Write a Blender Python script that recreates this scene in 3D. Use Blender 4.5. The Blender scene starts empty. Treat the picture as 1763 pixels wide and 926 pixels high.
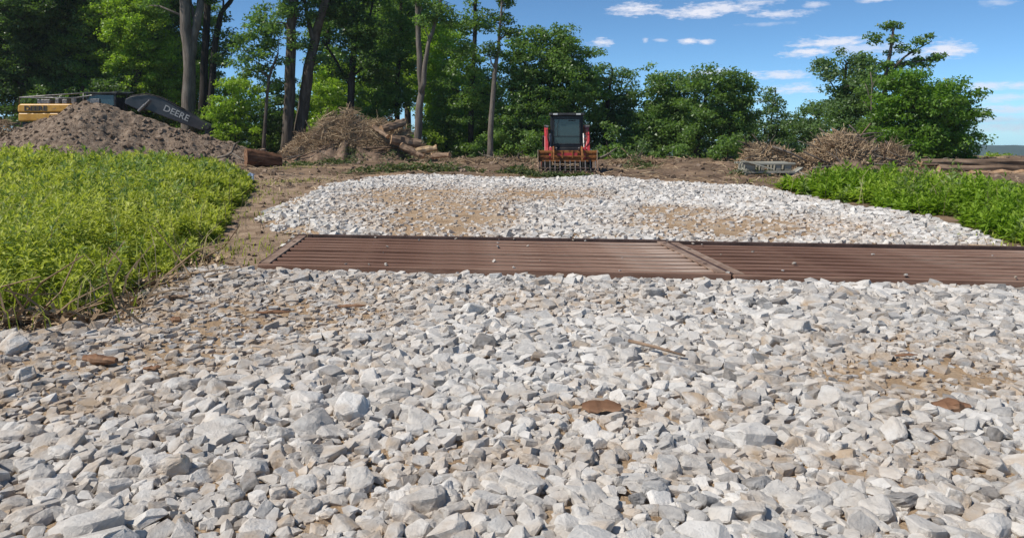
import bpy, bmesh, math, random
import numpy as np
from mathutils import Vector, Matrix, noise as mnoise
S = bpy.context.scene
COL = S.collection
random.seed(7)
R = np.random.default_rng(11)

# ------------------------------------------------------------------ camera, sky, sun, exposure
EYE, F, HZ = 1.55, 900.0, 155.0            # eye height (m), focal length and horizon row in photo pixels
VIEW = dict(cx=600.0, cy=314.6, w=1200.0)   # centre and width of the view, in photo pixels
cam = bpy.data.cameras.new('camera')
cam_o = bpy.data.objects.new('camera', cam); COL.objects.link(cam_o); S.camera = cam_o
cam_o.location = (0, 0, EYE); cam_o.rotation_euler = (math.radians(90), 0, 0)
cam.sensor_width = 36; cam.lens = 36 * F / VIEW['w']
cam.shift_x = (VIEW['cx'] - 600) / VIEW['w']; cam.shift_y = -(VIEW['cy'] - HZ) / VIEW['w']
cam.clip_start = 0.05; cam.clip_end = 9000

SUN_DIR = Vector((-0.82, -0.34, 1.05)).normalized()      # towards the sun: from the left, high
sun = bpy.data.lights.new('sun', 'SUN'); sun.energy = 4.4; sun.angle = math.radians(0.53); sun.color = (1, .955, .89)
sun_o = bpy.data.objects.new('sun', sun); COL.objects.link(sun_o)
sun_o.rotation_euler = SUN_DIR.to_track_quat('Z', 'Y').to_euler()
SV = S.view_settings
SV.view_transform = 'Standard'; SV.look = 'None'; SV.exposure = 0.14; SV.gamma = 1; SV.use_curve_mapping = False

# clouds: (photo column, photo row, half width, half height, density)
CLOUDS = [(748, 10, 34, 8, 1), (815, 14, 40, 8, 1), (848, 8, 46, 7, .9), (912, 16, 36, 5, .85), (885, 3, 32, 4, .7), (955, 5, 16, 4, .6),
          (1025, 0, 28, 3, .8), (706, 49, 16, 5, 1), (807, 48, 12, 4, 1), (828, 49, 10, 3, .9), (756, 47, 4, 3, .7), (772, 47, 10, 2, .5),
          (975, 49, 52, 7, .95), (945, 61, 34, 5, 1), (1015, 57, 62, 9, .6), (1110, 57, 34, 11, .95), (1065, 64, 40, 8, .55),
          (912, 87, 42, 6, .85), (930, 104, 38, 6, .8), (830, 85, 26, 5, .8), (1165, 101, 52, 5, .75), (1180, 114, 60, 5, .6),
          (1190, 128, 70, 6, .7), (1165, 139, 64, 5, .6), (1185, 150, 74, 6, .65), (900, 28, 30, 2.5, .3), (1170, 3, 22, 5, .4), (860, 118, 40, 4, .5),
          (660, -22, 36, 6, .6), (980, -28, 60, 8, .8), (1120, -34, 40, 7, .7), (800, -40, 50, 7, .7), (430, -30, 60, 8, .6),
          (1290, 52, 60, 8, .7), (1400, 88, 80, 9, .7), (1520, 44, 60, 8, .8), (1650, 110, 90, 9, .6), (1330, 130, 120, 6, .5)]

def build_world():
    w = bpy.data.worlds.new('World'); S.world = w; w.use_nodes = True
    nt = w.node_tree; N = nt.nodes; L = nt.links
    bg = N['Background']
    sky = N.new('ShaderNodeTexSky'); sky.sky_type = 'NISHITA'; sky.sun_disc = False
    sky.sun_elevation = math.asin(SUN_DIR.z); sky.sun_rotation = math.atan2(SUN_DIR.x, SUN_DIR.y)
    sky.altitude = 2500; sky.air_density = 0.62; sky.dust_density = 0.0; sky.ozone_density = 3.5
    tc = N.new('ShaderNodeTexCoord'); sep = N.new('ShaderNodeSeparateXYZ'); L.new(tc.outputs['Generated'], sep.inputs[0])
    def M(op, a, b=None, c=None, clamp=False):
        n = N.new('ShaderNodeMath'); n.operation = op; n.use_clamp = clamp
        for i, v in enumerate((a, b, c)):
            if v is None: continue
            if isinstance(v, (int, float)): n.inputs[i].default_value = v
            else: L.new(v, n.inputs[i])
        return n.outputs[0]
    az = M('ARCTAN2', sep.outputs[0], sep.outputs[1]); el = M('ARCSINE', sep.outputs[2])
    comb = N.new('ShaderNodeCombineXYZ'); L.new(az, comb.inputs[0]); L.new(M('MULTIPLY', el, 3.2), comb.inputs[1])
    def noise(vec, scale, detail, rough=.55):
        n = N.new('ShaderNodeTexNoise'); n.inputs['Scale'].default_value = scale; n.inputs['Detail'].default_value = detail
        n.inputs['Roughness'].default_value = rough; L.new(vec, n.inputs['Vector']); return n.outputs['Fac']
    n1 = noise(comb.outputs[0], 26, 5, .6); n2 = noise(comb.outputs[0], 90, 4, .6)
    wob = M('ADD', M('MULTIPLY', M('SUBTRACT', n1, .5), 2.1), M('MULTIPLY', M('SUBTRACT', n2, .5), 1.9))
    tot = None
    for (px, py, rx, ry, d) in CLOUDS:
        u = (px - 600) / F; a0 = math.atan(u); e0 = math.atan((HZ - py) / F * math.cos(a0)); k = math.cos(a0)
        ra, re = rx / F * k * k * 1.05, ry / F * k * 1.1
        dx = M('MULTIPLY', M('SUBTRACT', az, a0), 1 / ra); dy = M('MULTIPLY', M('SUBTRACT', el, e0), 1 / re)
        # flat below, heaped above
        dd = M('SQRT', M('ADD', M('MULTIPLY', dx, dx), M('MULTIPLY', dy, dy)))
        f = M('MULTIPLY', M('MULTIPLY', M('ADD', M('SUBTRACT', 1.0, dd), M('MULTIPLY', wob, .95)), 1.15, clamp=True), d)
        tot = f if tot is None else M('MAXIMUM', tot, f)
    # everywhere else the same small fair weather clouds, on a plane overhead
    zz = M('ADD', M('MAXIMUM', sep.outputs[2], 0), .12)
    pl = N.new('ShaderNodeCombineXYZ'); L.new(M('DIVIDE', sep.outputs[0], zz), pl.inputs[0]); L.new(M('DIVIDE', sep.outputs[1], zz), pl.inputs[1])
    g = noise(pl.outputs[0], 1.1, 7, .55)
    gen = M('MULTIPLY', M('SUBTRACT', g, .60), 5.0, clamp=True)
    high = M('MULTIPLY', M('SUBTRACT', el, .27), 8, clamp=True)
    tot = M('MAXIMUM', tot, M('MULTIPLY', M('MULTIPLY', gen, high), .8))
    mix = N.new('ShaderNodeMix'); mix.data_type = 'RGBA'
    L.new(M('MULTIPLY', tot, .88), mix.inputs['Factor'])
    tint = N.new('ShaderNodeMix'); tint.data_type = 'RGBA'; tint.blend_type = 'MULTIPLY'; tint.inputs['Factor'].default_value = 1
    L.new(sky.outputs[0], tint.inputs['A']); tint.inputs['B'].default_value = (.72, .95, .97, 1)
    L.new(tint.outputs['Result'], mix.inputs['A']); mix.inputs['B'].default_value = (6.2, 6.2, 6.7, 1)
    L.new(mix.outputs['Result'], bg.inputs['Color']); bg.inputs['Strength'].default_value = 0.138
build_world()

# ------------------------------------------------------------------ helpers
def gp(px, py, z=0.0):
    """point of the plane z seen in the photograph at column px, row py"""
    d = (EYE - z) * F / (py - HZ)
    return ((px - 600) * d / F, d)
def at(px, py, d):
    return Vector(((px - 600) * d / F, d, EYE - (py - HZ) * d / F))

def _h(ix, iy, s):
    n = (ix.astype(np.int64) * 374761393 + iy.astype(np.int64) * 668265263 + s * 1274126177) & 0xffffffff
    n = ((n ^ (n >> 13)) * 1274126177) & 0xffffffff
    return ((n ^ (n >> 16)) & 0xffff) / 65535.0
def vnoise(x, y, s=0):
    x = np.asarray(x, float); y = np.asarray(y, float)
    ix, iy = np.floor(x), np.floor(y); fx, fy = x - ix, y - iy
    fx = fx * fx * (3 - 2 * fx); fy = fy * fy * (3 - 2 * fy)
    a, b, c, d = _h(ix, iy, s), _h(ix + 1, iy, s), _h(ix, iy + 1, s), _h(ix + 1, iy + 1, s)
    return (a * (1 - fx) + b * fx) * (1 - fy) + (c * (1 - fx) + d * fx) * fy
def fbm(x, y, o=4, s=0, g=.5):
    t, a, k = 0, 1, 0
    for i in range(o):
        t = t + a * (vnoise(np.asarray(x) * 2 ** i, np.asarray(y) * 2 ** i, s + i) - .5); k += a; a *= g
    return t / k * 2
def sstep(a, b, x):
    t = np.clip((np.asarray(x, float) - a) / (b - a), 0, 1); return t * t * (3 - 2 * t)
def inpoly(x, y, P):
    x = np.asarray(x); y = np.asarray(y); r = np.zeros(x.shape, bool); n = len(P)
    for i in range(n):
        (x1, y1), (x2, y2) = P[i], P[(i + 1) % n]
        if y1 == y2: continue
        c = ((y1 > y) != (y2 > y)) & (x < (x2 - x1) * (y - y1) / (y2 - y1) + x1); r ^= c
    return r
def polydist(x, y, P):
    x = np.asarray(x, float); y = np.asarray(y, float); d = np.full(x.shape, 1e9)
    for i in range(len(P)):
        ax, ay = P[i]; bx, by = P[(i + 1) % len(P)]
        L2 = (bx - ax) ** 2 + (by - ay) ** 2 + 1e-9
        t = np.clip(((x - ax) * (bx - ax) + (y - ay) * (by - ay)) / L2, 0, 1)
        d = np.minimum(d, np.hypot(x - ax - t * (bx - ax), y - ay - t * (by - ay)))
    return d

def np_mesh(name, V, Fc, mat=None, attrs=None, smooth=False):
    """V (n,3), Fc (m,k) -> mesh"""
    V = np.ascontiguousarray(V, np.float32); Fc = np.ascontiguousarray(Fc, np.int32)
    me = bpy.data.meshes.new(name)
    m, k = Fc.shape
    me.vertices.add(len(V)); me.vertices.foreach_set('co', V.ravel())
    me.loops.add(m * k); me.loops.foreach_set('vertex_index', Fc.ravel())
    me.polygons.add(m); me.polygons.foreach_set('loop_start', np.arange(0, m * k, k, dtype=np.int32))
    me.polygons.foreach_set('use_smooth', np.full(m, smooth, bool))
    me.update(calc_edges=True)
    for an, av in (attrs or {}).items():
        a = me.attributes.new(an, 'FLOAT', 'POINT'); a.data.foreach_set('value', np.ascontiguousarray(av, np.float32))
    if mat: me.materials.append(mat)
    return me
def link(name, me, parent=None, loc=None):
    o = bpy.data.objects.new(name, me); COL.objects.link(o)
    if parent is not None: o.parent = parent
    if loc is not None: o.location = loc
    return o
def tag(o, label=None, cat=None, group=None, kind=None):
    if label: o['label'] = label
    if cat: o['category'] = cat
    if group: o['group'] = group
    if kind: o['kind'] = kind
    return o
def thing(name, loc, label, cat, group=None, rz=0, scale=1):
    o = bpy.data.objects.new(name, None); COL.objects.link(o); o.location = loc; o.rotation_euler = (0, 0, rz)
    o.scale = (scale,) * 3; o.empty_display_size = .3
    return tag(o, label, cat, group)

class MB:
    def __init__(s): s.v = []; s.f = []
    def poly(s, vs, fs):
        b = len(s.v); s.v += [tuple(p) for p in vs]; s.f += [tuple(i + b for i in f) for f in fs]; return s
    def box(s, c, d, M=None):
        x, y, z = (k / 2 for k in d); c = Vector(c)
        vs = [Vector((a * x, b_ * y, e * z)) for a in (-1, 1) for b_ in (-1, 1) for e in (-1, 1)]
        vs = [(M @ p if M else p) + c for p in vs]
        return s.poly(vs, [(0, 1, 3, 2), (4, 6, 7, 5), (0, 4, 5, 1), (2, 3, 7, 6), (0, 2, 6, 4), (1, 5, 7, 3)])
    def prism(s, pts, a, b, axis='x'):
        def P(u, v, w): return {'x': (w, u, v), 'y': (u, w, v), 'z': (u, v, w)}[axis]
        n = len(pts)
        vs = [P(u, v, a) for u, v in pts] + [P(u, v, b) for u, v in pts]
        return s.poly(vs, [tuple(range(n))[::-1], tuple(range(n, 2 * n))] + [(i, (i + 1) % n, n + (i + 1) % n, n + i) for i in range(n)])
    def tube(s, pts, rad, n=8, caps=True, rough=0):
        pts = [Vector(p) for p in pts]; m = len(pts)
        if not hasattr(rad, '__len__'): rad = [rad] * m
        vs = []; prev = None
        for i, p in enumerate(pts):
            t = (pts[min(i + 1, m - 1)] - pts[max(i - 1, 0)]).normalized()
            if prev is None: prev = t.orthogonal().normalized()
            u = (prev - t * prev.dot(t)).normalized(); prev = u; w = t.cross(u)
            for k in range(n):
                a = 2 * math.pi * k / n
                r = rad[i] * (1 + rough * (random.random() - .5) * 2)
                vs.append(p + (u * math.cos(a) + w * math.sin(a)) * r)
        fs = [(i * n + k, i * n + (k + 1) % n, (i + 1) * n + (k + 1) % n, (i + 1) * n + k) for i in range(m - 1) for k in range(n)]
        if caps: fs += [tuple(range(n))[::-1], tuple(range((m - 1) * n, m * n))]
        return s.poly(vs, fs)
    def build(s, name, mat, parent=None, loc=None, bevel=0, smooth=False, seg=2):
        me = bpy.data.meshes.new(name); me.from_pydata(s.v, [], s.f); me.update()
        bm = bmesh.new(); bm.from_mesh(me); bmesh.ops.recalc_face_normals(bm, faces=bm.faces); bm.to_mesh(me); bm.free()
        if mat: me.materials.append(mat)
        if smooth: me.polygons.foreach_set('use_smooth', [True] * len(me.polygons))
        o = link(name, me, parent, loc)
        if bevel:
            b = o.modifiers.new('bevel', 'BEVEL'); b.width = bevel; b.segments = seg; b.limit_method = 'ANGLE'
        return o

# ------------------------------------------------------------------ materials
def mat(name, cols, scale=4, detail=5, rough=.85, bump=0, bscale=None, stretch=(1, 1, 1), spec=.3, metal=0, coord='Object', attr=None, attr_amt=.6, trans=None, contrast=(.3, .7), speck=None):
    """noise coloured procedural material. cols: list of colours over the noise; attr: per piece variation"""
    m = bpy.data.materials.new(name); m.use_nodes = True
    nt = m.node_tree; N = nt.nodes; L = nt.links; b = N['Principled BSDF']
    tc = N.new('ShaderNodeTexCoord'); mp = N.new('ShaderNodeMapping'); mp.inputs['Scale'].default_value = stretch
    L.new(tc.outputs[coord], mp.inputs[0])
    n = N.new('ShaderNodeTexNoise'); n.inputs['Scale'].default_value = scale; n.inputs['Detail'].default_value = detail; n.inputs['Roughness'].default_value = .62
    L.new(mp.outputs[0], n.inputs['Vector'])
    fac = n.outputs['Fac']
    if attr:
        at_ = N.new('ShaderNodeAttribute'); at_.attribute_name = attr
        mx = N.new('ShaderNodeMix'); mx.data_type = 'FLOAT'; mx.inputs['Factor'].default_value = attr_amt
        L.new(fac, mx.inputs['A']); L.new(at_.outputs['Fac'], mx.inputs['B']); fac = mx.outputs['Result']
    cr = N.new('ShaderNodeValToRGB'); L.new(fac, cr.inputs[0]); e = cr.color_ramp.elements
    lo, hi = contrast if not attr else (contrast[0] * (1 - attr_amt), contrast[1] * (1 - attr_amt) + attr_amt)
    for i, c in enumerate(cols):
        p = lo + (hi - lo) * i / max(1, len(cols) - 1)
        if i < 2: e[i].position = p; e[i].color = (*c, 1)
        else: x = e.new(p); x.color = (*c, 1)
    out = cr.outputs[0]
    if speck:
        n3 = N.new('ShaderNodeTexNoise'); n3.inputs['Scale'].default_value = speck[0]; n3.inputs['Detail'].default_value = 6
        L.new(tc.outputs[coord], n3.inputs['Vector'])
        r3 = N.new('ShaderNodeMapRange'); r3.inputs['From Min'].default_value = speck[1]; r3.inputs['From Max'].default_value = speck[2]; L.new(n3.outputs['Fac'], r3.inputs['Value'])
        m3 = N.new('ShaderNodeMix'); m3.data_type = 'RGBA'; L.new(r3.outputs[0], m3.inputs['Factor']); L.new(out, m3.inputs['A']); m3.inputs['B'].default_value = (*speck[3], 1)
        out = m3.outputs['Result']
    L.new(out, b.inputs['Base Color'])
    b.inputs['Roughness'].default_value = rough; b.inputs['Specular IOR Level'].default_value = spec; b.inputs['Metallic'].default_value = metal
    if bump:
        n2 = N.new('ShaderNodeTexNoise'); n2.inputs['Scale'].default_value = bscale or scale * 4; n2.inputs['Detail'].default_value = 6; n2.inputs['Roughness'].default_value = .65
        L.new(mp.outputs[0], n2.inputs['Vector'])
        bp = N.new('ShaderNodeBump'); bp.inputs['Strength'].default_value = 1; bp.inputs['Distance'].default_value = bump
        L.new(n2.outputs['Fac'], bp.inputs['Height']); L.new(bp.outputs[0], b.inputs['Normal'])
    if trans:
        t = N.new('ShaderNodeBsdfTranslucent'); hs = N.new('ShaderNodeMix'); hs.data_type = 'RGBA'; hs.blend_type = 'MULTIPLY'; hs.inputs['Factor'].default_value = 1
        L.new(out, hs.inputs['A']); hs.inputs['B'].default_value = (*trans[1], 1); L.new(hs.outputs['Result'], t.inputs['Color'])
        ms = N.new('ShaderNodeMixShader'); ms.inputs[0].default_value = trans[0]
        L.new(b.outputs[0], ms.inputs[1]); L.new(t.outputs[0], ms.inputs[2]); L.new(ms.outputs[0], N['Material Output'].inputs['Surface'])
    return m

def stone_mat():
    m = bpy.data.materials.new('limestone'); m.use_nodes = True
    nt = m.node_tree; N = nt.nodes; L = nt.links; b = N['Principled BSDF']
    a1 = N.new('ShaderNodeAttribute'); a1.attribute_name = 'tint'
    a2 = N.new('ShaderNodeAttribute'); a2.attribute_name = 'warm'
    tc = N.new('ShaderNodeTexCoord')
    geo = N.new('ShaderNodeNewGeometry')
    n = N.new('ShaderNodeTexNoise'); n.inputs['Scale'].default_value = 22; n.inputs['Detail'].default_value = 7; n.inputs['Roughness'].default_value = .65; L.new(geo.outputs['Position'], n.inputs['Vector'])
    ad = N.new('ShaderNodeMath'); ad.operation = 'MULTIPLY_ADD'; L.new(n.outputs['Fac'], ad.inputs[0]); ad.inputs[1].default_value = .9
    sb = N.new('ShaderNodeMath'); sb.operation = 'SUBTRACT'; L.new(a1.outputs['Fac'], sb.inputs[0]); sb.inputs[1].default_value = .45; L.new(sb.outputs[0], ad.inputs[2])
    cr = N.new('ShaderNodeValToRGB'); L.new(ad.outputs[0], cr.inputs[0]); e = cr.color_ramp.elements
    e[0].position = 0; e[0].color = (.175, .168, .158, 1); e[1].position = 1; e[1].color = (.74, .70, .64, 1)
    for p, c in ((.22, (.325, .311, .294)), (.55, (.54, .51, .465))):
        x = e.new(p); x.color = (*c, 1)
    w = N.new('ShaderNodeMix'); w.data_type = 'RGBA'
    n2 = N.new('ShaderNodeTexNoise'); n2.inputs['Scale'].default_value = 9; n2.inputs['Detail'].default_value = 5; L.new(geo.outputs['Position'], n2.inputs['Vector'])
    r2 = N.new('ShaderNodeMapRange'); r2.inputs['From Min'].default_value = .35; r2.inputs['From Max'].default_value = .65; L.new(n2.outputs['Fac'], r2.inputs['Value'])
    mm = N.new('ShaderNodeMath'); mm.operation = 'MULTIPLY'; L.new(r2.outputs[0], mm.inputs[0]); L.new(a2.outputs['Fac'], mm.inputs[1])
    L.new(mm.outputs[0], w.inputs['Factor']); L.new(cr.outputs[0], w.inputs['A']); w.inputs['B'].default_value = (.43, .315, .205, 1)
    L.new(w.outputs['Result'], b.inputs['Base Color']); b.inputs['Roughness'].default_value = .9; b.inputs['Specular IOR Level'].default_value = .2
    n4 = N.new('ShaderNodeTexNoise'); n4.inputs['Scale'].default_value = 55; n4.inputs['Detail'].default_value = 6; n4.inputs['Roughness'].default_value = .7; L.new(geo.outputs['Position'], n4.inputs['Vector'])
    bp = N.new('ShaderNodeBump'); bp.inputs['Strength'].default_value = .9; bp.inputs['Distance'].default_value = .012; L.new(n4.outputs['Fac'], bp.inputs['Height']); L.new(bp.outputs[0], b.inputs['Normal'])
    return m

M_stone = stone_mat()
M_soil = mat('soil', [(.085, .055, .036), (.165, .112, .074), (.26, .185, .125)], scale=1.3, detail=9, bump=.05, bscale=9, spec=.1, speck=(.35, .52, .66, (.34, .23, .145)))
M_fines = mat('stone_fines', [(.30, .205, .125), (.44, .305, .185), (.50, .40, .29)], scale=2.2, detail=9, bump=.03, bscale=40, spec=.1, speck=(.33, .55, .68, (.42, .265, .15)))
M_mound = mat('mound_soil', [(.115, .08, .055), (.245, .178, .125), (.38, .295, .22)], scale=5, detail=12, bump=.09, bscale=14, spec=.1)
M_clod = mat('clods', [(.09, .062, .042), (.185, .13, .09), (.30, .225, .165)], scale=3, attr='tint', attr_amt=.7, bump=.03, spec=.1)
M_bark = mat('bark', [(.045, .036, .028), (.105, .085, .068), (.175, .146, .118)], scale=5, stretch=(1, 1, .16), bump=.05, bscale=14, spec=.1)
M_barkpale = mat('pale_bark', [(.085, .070, .056), (.17, .142, .115), (.255, .215, .178)], scale=5, stretch=(1, 1, .2), bump=.04, bscale=14, spec=.1)
M_barkdark = mat('dark_bark', [(.018, .016, .014), (.045, .038, .033), (.08, .07, .06)], scale=5, stretch=(1, 1, .16), bump=.05, bscale=14, spec=.1)
LT = (.48, (1.45, 1.6, .6))
def leafm(name, c, t=LT): return mat(name, [tuple(k * .62 for k in c), c, tuple(k * 1.5 for k in c)], scale=.8, rough=.40, spec=.5, attr='tint', attr_amt=.7, trans=t)
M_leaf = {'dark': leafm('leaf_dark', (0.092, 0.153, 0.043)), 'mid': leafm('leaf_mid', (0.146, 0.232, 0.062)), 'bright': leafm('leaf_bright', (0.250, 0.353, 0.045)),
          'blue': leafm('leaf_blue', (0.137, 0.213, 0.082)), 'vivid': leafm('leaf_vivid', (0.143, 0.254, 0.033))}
M_weed = mat('weed_leaf', [(.14, .20, .026), (.36, .41, .062), (.56, .58, .16)], scale=.9, rough=.55, spec=.2, attr='tint', attr_amt=.72, trans=(.4, (1.3, 1.35, .6)))
M_weed2 = mat('weed_leaf_vivid', [(.10, .19, .016), (.23, .36, .03), (.38, .48, .08)], scale=.9, rough=.55, spec=.2, attr='tint', attr_amt=.72, trans=(.4, (1.3, 1.35, .6)))
M_tallweed = mat('tall_weed_leaf', [(.09, .15, .03), (.19, .27, .07), (.33, .40, .15)], scale=.9, rough=.5, spec=.25, attr='tint', attr_amt=.72, trans=(.4, (1.3, 1.35, .6)))
M_straw = mat('dry_stem', [(.20, .15, .085), (.36, .29, .18)], scale=3, attr='tint', attr_amt=.7, spec=.1)
M_cutleaf = mat('cut_leaf', [(.045, .075, .022), (.10, .135, .045), (.19, .20, .085)], scale=1, rough=.6, attr='tint', attr_amt=.75, trans=(.35, (1.2, 1.3, .6)))
M_rust = mat('rusted_steel', [(.075, .038, .027), (.17, .092, .063), (.28, .175, .125), (.50, .39, .31)], scale=3.2, detail=9, stretch=(.22, 2.2, 2.2), rough=.78, spec=.2, metal=.0, bump=.004, bscale=30, contrast=(.28, .74))
M_rustdark = mat('rusted_edge', [(.035, .022, .018), (.075, .045, .036), (.12, .075, .058)], scale=4, detail=8, rough=.7, spec=.3, bump=.004, bscale=30)
M_rustplate = mat('rusted_plate', [(.13, .075, .050), (.25, .165, .115), (.38, .28, .21)], scale=5, detail=9, rough=.7, spec=.3, bump=.004, bscale=30)
M_twig = mat('twigs', [(.15, .10, .060), (.38, .27, .165), (.60, .47, .31)], scale=3, attr='tint', attr_amt=.75, spec=.1)
M_wood = mat('log_bark', [(.085, .056, .038), (.20, .135, .09), (.36, .25, .17)], scale=3, stretch=(.3, 1, 1), bump=.03, bscale=12, spec=.1)
M_cut = mat('cut_wood', [(.26, .145, .075), (.44, .27, .15), (.56, .39, .25)], scale=9, bump=.01, spec=.1)
M_redwood = mat('split_wood', [(.10, .052, .030), (.22, .118, .068), (.36, .225, .14)], scale=5, stretch=(.25, 1, 1), bump=.02, bscale=12, spec=.1)
M_greywood = mat('weathered_wood', [(.16, .155, .12), (.30, .285, .23), (.44, .42, .35)], scale=4, stretch=(.15, 1, 1), bump=.006, bscale=25, spec=.1)
M_red = mat('red_paint', [(.36, .022, .026), (.47, .034, .040), (.55, .10, .10)], scale=3, rough=.42, spec=.5, speck=(6, .60, .74, (.26, .16, .11)))
M_orange = mat('rusty_orange_paint', [(.10, .040, .018), (.27, .100, .028), (.42, .190, .055)], scale=7, detail=8, rough=.75, spec=.3, bump=.004)
M_black = mat('black_metal', [(.010, .010, .011), (.022, .022, .024), (.042, .040, .039)], scale=3, rough=.5, spec=.4)
M_boom = mat('boom_paint', [(.020, .019, .020), (.032, .031, .033), (.050, .046, .046)], scale=2.2, rough=.35, spec=.5)
M_yellow = mat('yellow_paint', [(.46, .215, .022), (.62, .305, .032), (.68, .38, .075)], scale=2.5, rough=.4, spec=.5, speck=(4, .62, .76, (.27, .18, .11)))
M_steel = mat('worn_steel', [(.09, .082, .078), (.19, .175, .165), (.36, .335, .315)], scale=9, rough=.45, metal=.5, spec=.5)
M_rubber = mat('rubber', [(.014, .013, .013), (.030, .027, .025), (.070, .060, .050)], scale=6, rough=.9, spec=.2)
M_white = mat('white_lettering', [(.24, .24, .235), (.40, .40, .385)], scale=6, rough=.5)
M_ink = mat('dark_lettering', [(.030, .032, .045), (.055, .058, .075)], scale=6, rough=.5)
M_lens = mat('lamp_lens', [(.50, .50, .47), (.72, .71, .66)], scale=12, rough=.2, spec=.6)
M_bluecloth = mat('pale_blue_plastic', [(.30, .40, .56), (.52, .62, .76)], scale=9, rough=.5)
M_hill = mat('far_forest', [(.022, .052, .032), (.042, .082, .046), (.060, .105, .055)], scale=.045, detail=9, spec=.0, bump=4, bscale=.09)
M_glass = bpy.data.materials.new('cab_glass'); M_glass.use_nodes = True
_b = M_glass.node_tree.nodes['Principled BSDF']; _b.inputs['Base Color'].default_value = (.035, .055, .058, 1); _b.inputs['Roughness'].default_value = .06; _b.inputs['Specular IOR Level'].default_value = .7; _b.inputs['Alpha'].default_value = .86

# ------------------------------------------------------------------ layout on the ground (world metres)
GRAVEL = [gp(303, 313), gp(215, 319), gp(150, 350), gp(112, 380), gp(0, 394), gp(-300, 432), (-10, 4.2), (-12, .2), (14, .2), (13.5, 3), (10.6, 6), (8.9, 8.2),
          gp(1213, 294), gp(1175, 284), gp(1100, 258), gp(1000, 240), gp(930, 229), gp(900, 221), gp(820, 217), gp(760, 213), gp(700, 207.5), gp(640, 211), gp(560, 208),
          gp(490, 207), gp(425, 209), gp(380, 218), gp(330, 238), gp(297, 256), gp(320, 272), gp(345, 277)]
WEEDS_L = [gp(-220, 405), gp(-40, 392), gp(95, 378), gp(140, 348), gp(200, 318), gp(236, 286), gp(256, 262), gp(272, 236), gp(288, 212), gp(262, 203), gp(150, 201), gp(-160, 201)]
WEEDS_R = [gp(905, 222.5), gp(1000, 238), gp(1100, 258), gp(1165, 280), gp(1213, 291), (9.2, 8.4), (11, 6.2), (14, 4), (26, 7), (20, 11), gp(1290, 252), gp(1200, 239), gp(1110, 227), gp(1040, 222), gp(942, 223)]
PATCH = [(525, 254, 75, 26, 1.0), (490, 230, 90, 12, 1.0), (640, 231, 85, 8, 1.0), (870, 269, 130, 16, 1.0), (795, 252, 60, 9, 1.0), (430, 250, 60, 14, .5), (1085, 452, 170, 28, .95), (290, 385, 220, 45, .7),
         (150, 430, 190, 35, .75), (620, 360, 150, 20, .5), (700, 495, 170, 16, .6), (1100, 415, 140, 16, .5), (60, 480, 150, 24, .6), (420, 345, 120, 14, .5), (560, 560, 260, 26, .5), (1000, 560, 240, 26, .5), (1000, 700, 300, 60, .4), (400, 640, 200, 40, .4)]
def fines(x, y):
    px = 600 + x * F / y; py = HZ + EYE * F / y
    m = np.zeros(np.shape(x))
    for cx, cy, rx, ry, s in PATCH:
        # an ellipse on the ground
        X0, Y0 = gp(cx, cy); hx = rx * Y0 / F; hy = (gp(cx, cy - ry)[1] - gp(cx, cy + ry)[1]) / 2
        d = np.hypot((x - X0) / hx, (y - Y0) / hy)
        m = np.maximum(m, s * np.clip(1.35 - d, 0, 1))
    return np.clip(m + .35 * fbm(x * .9, y * .9, 3, 40) * (m > .02), 0, 1)
GC, GYAW = Vector((-.376, 9.24, .03)), math.radians(-6.6)
GDIR = Vector((math.cos(GYAW), math.sin(GYAW), 0)); GPER = Vector((-math.sin(GYAW), math.cos(GYAW), 0))
GL, GW, SKEW = 5.03, 2.30, -.205
def grate_local(x, y):
    dx, dy = x - GC.x, y - GC.y
    v = dx * GPER.x + dy * GPER.y
    return dx * GDIR.x + dy * GDIR.y - SKEW * v, v
def zg(x, y):
    x = np.asarray(x, float); y = np.asarray(y, float)
    r = np.hypot(x, y)
    z = .05 * fbm(x * .35, y * .35, 3, 3) * sstep(2, 6, r)
    z = z + .035 * fbm(x * 1.1, y * 1.1, 3, 9)
    far = sstep(25, 29, y) * (1 - sstep(60, 90, y))
    z = z + far * (.22 * fbm(x * .5, y * .5, 4, 21) + .06)
    u, v = grate_local(x, y)
    ing = (1 - sstep(-.1, .5, np.abs(u - 2.5) - 5.2)) * (1 - sstep(0, .5, np.abs(v) - 1.15))
    z = z * (1 - ing) - .02 * ing
    drop = np.clip(y - 52 - 6 * fbm(x * .02, 0 * x, 2, 5), 0, None)
    z = z - np.minimum(drop * .085, 62)
    z = z - .02 * np.clip(np.abs(x) - 90, 0, 400) * sstep(30, 60, np.abs(x))
    return z

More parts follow.
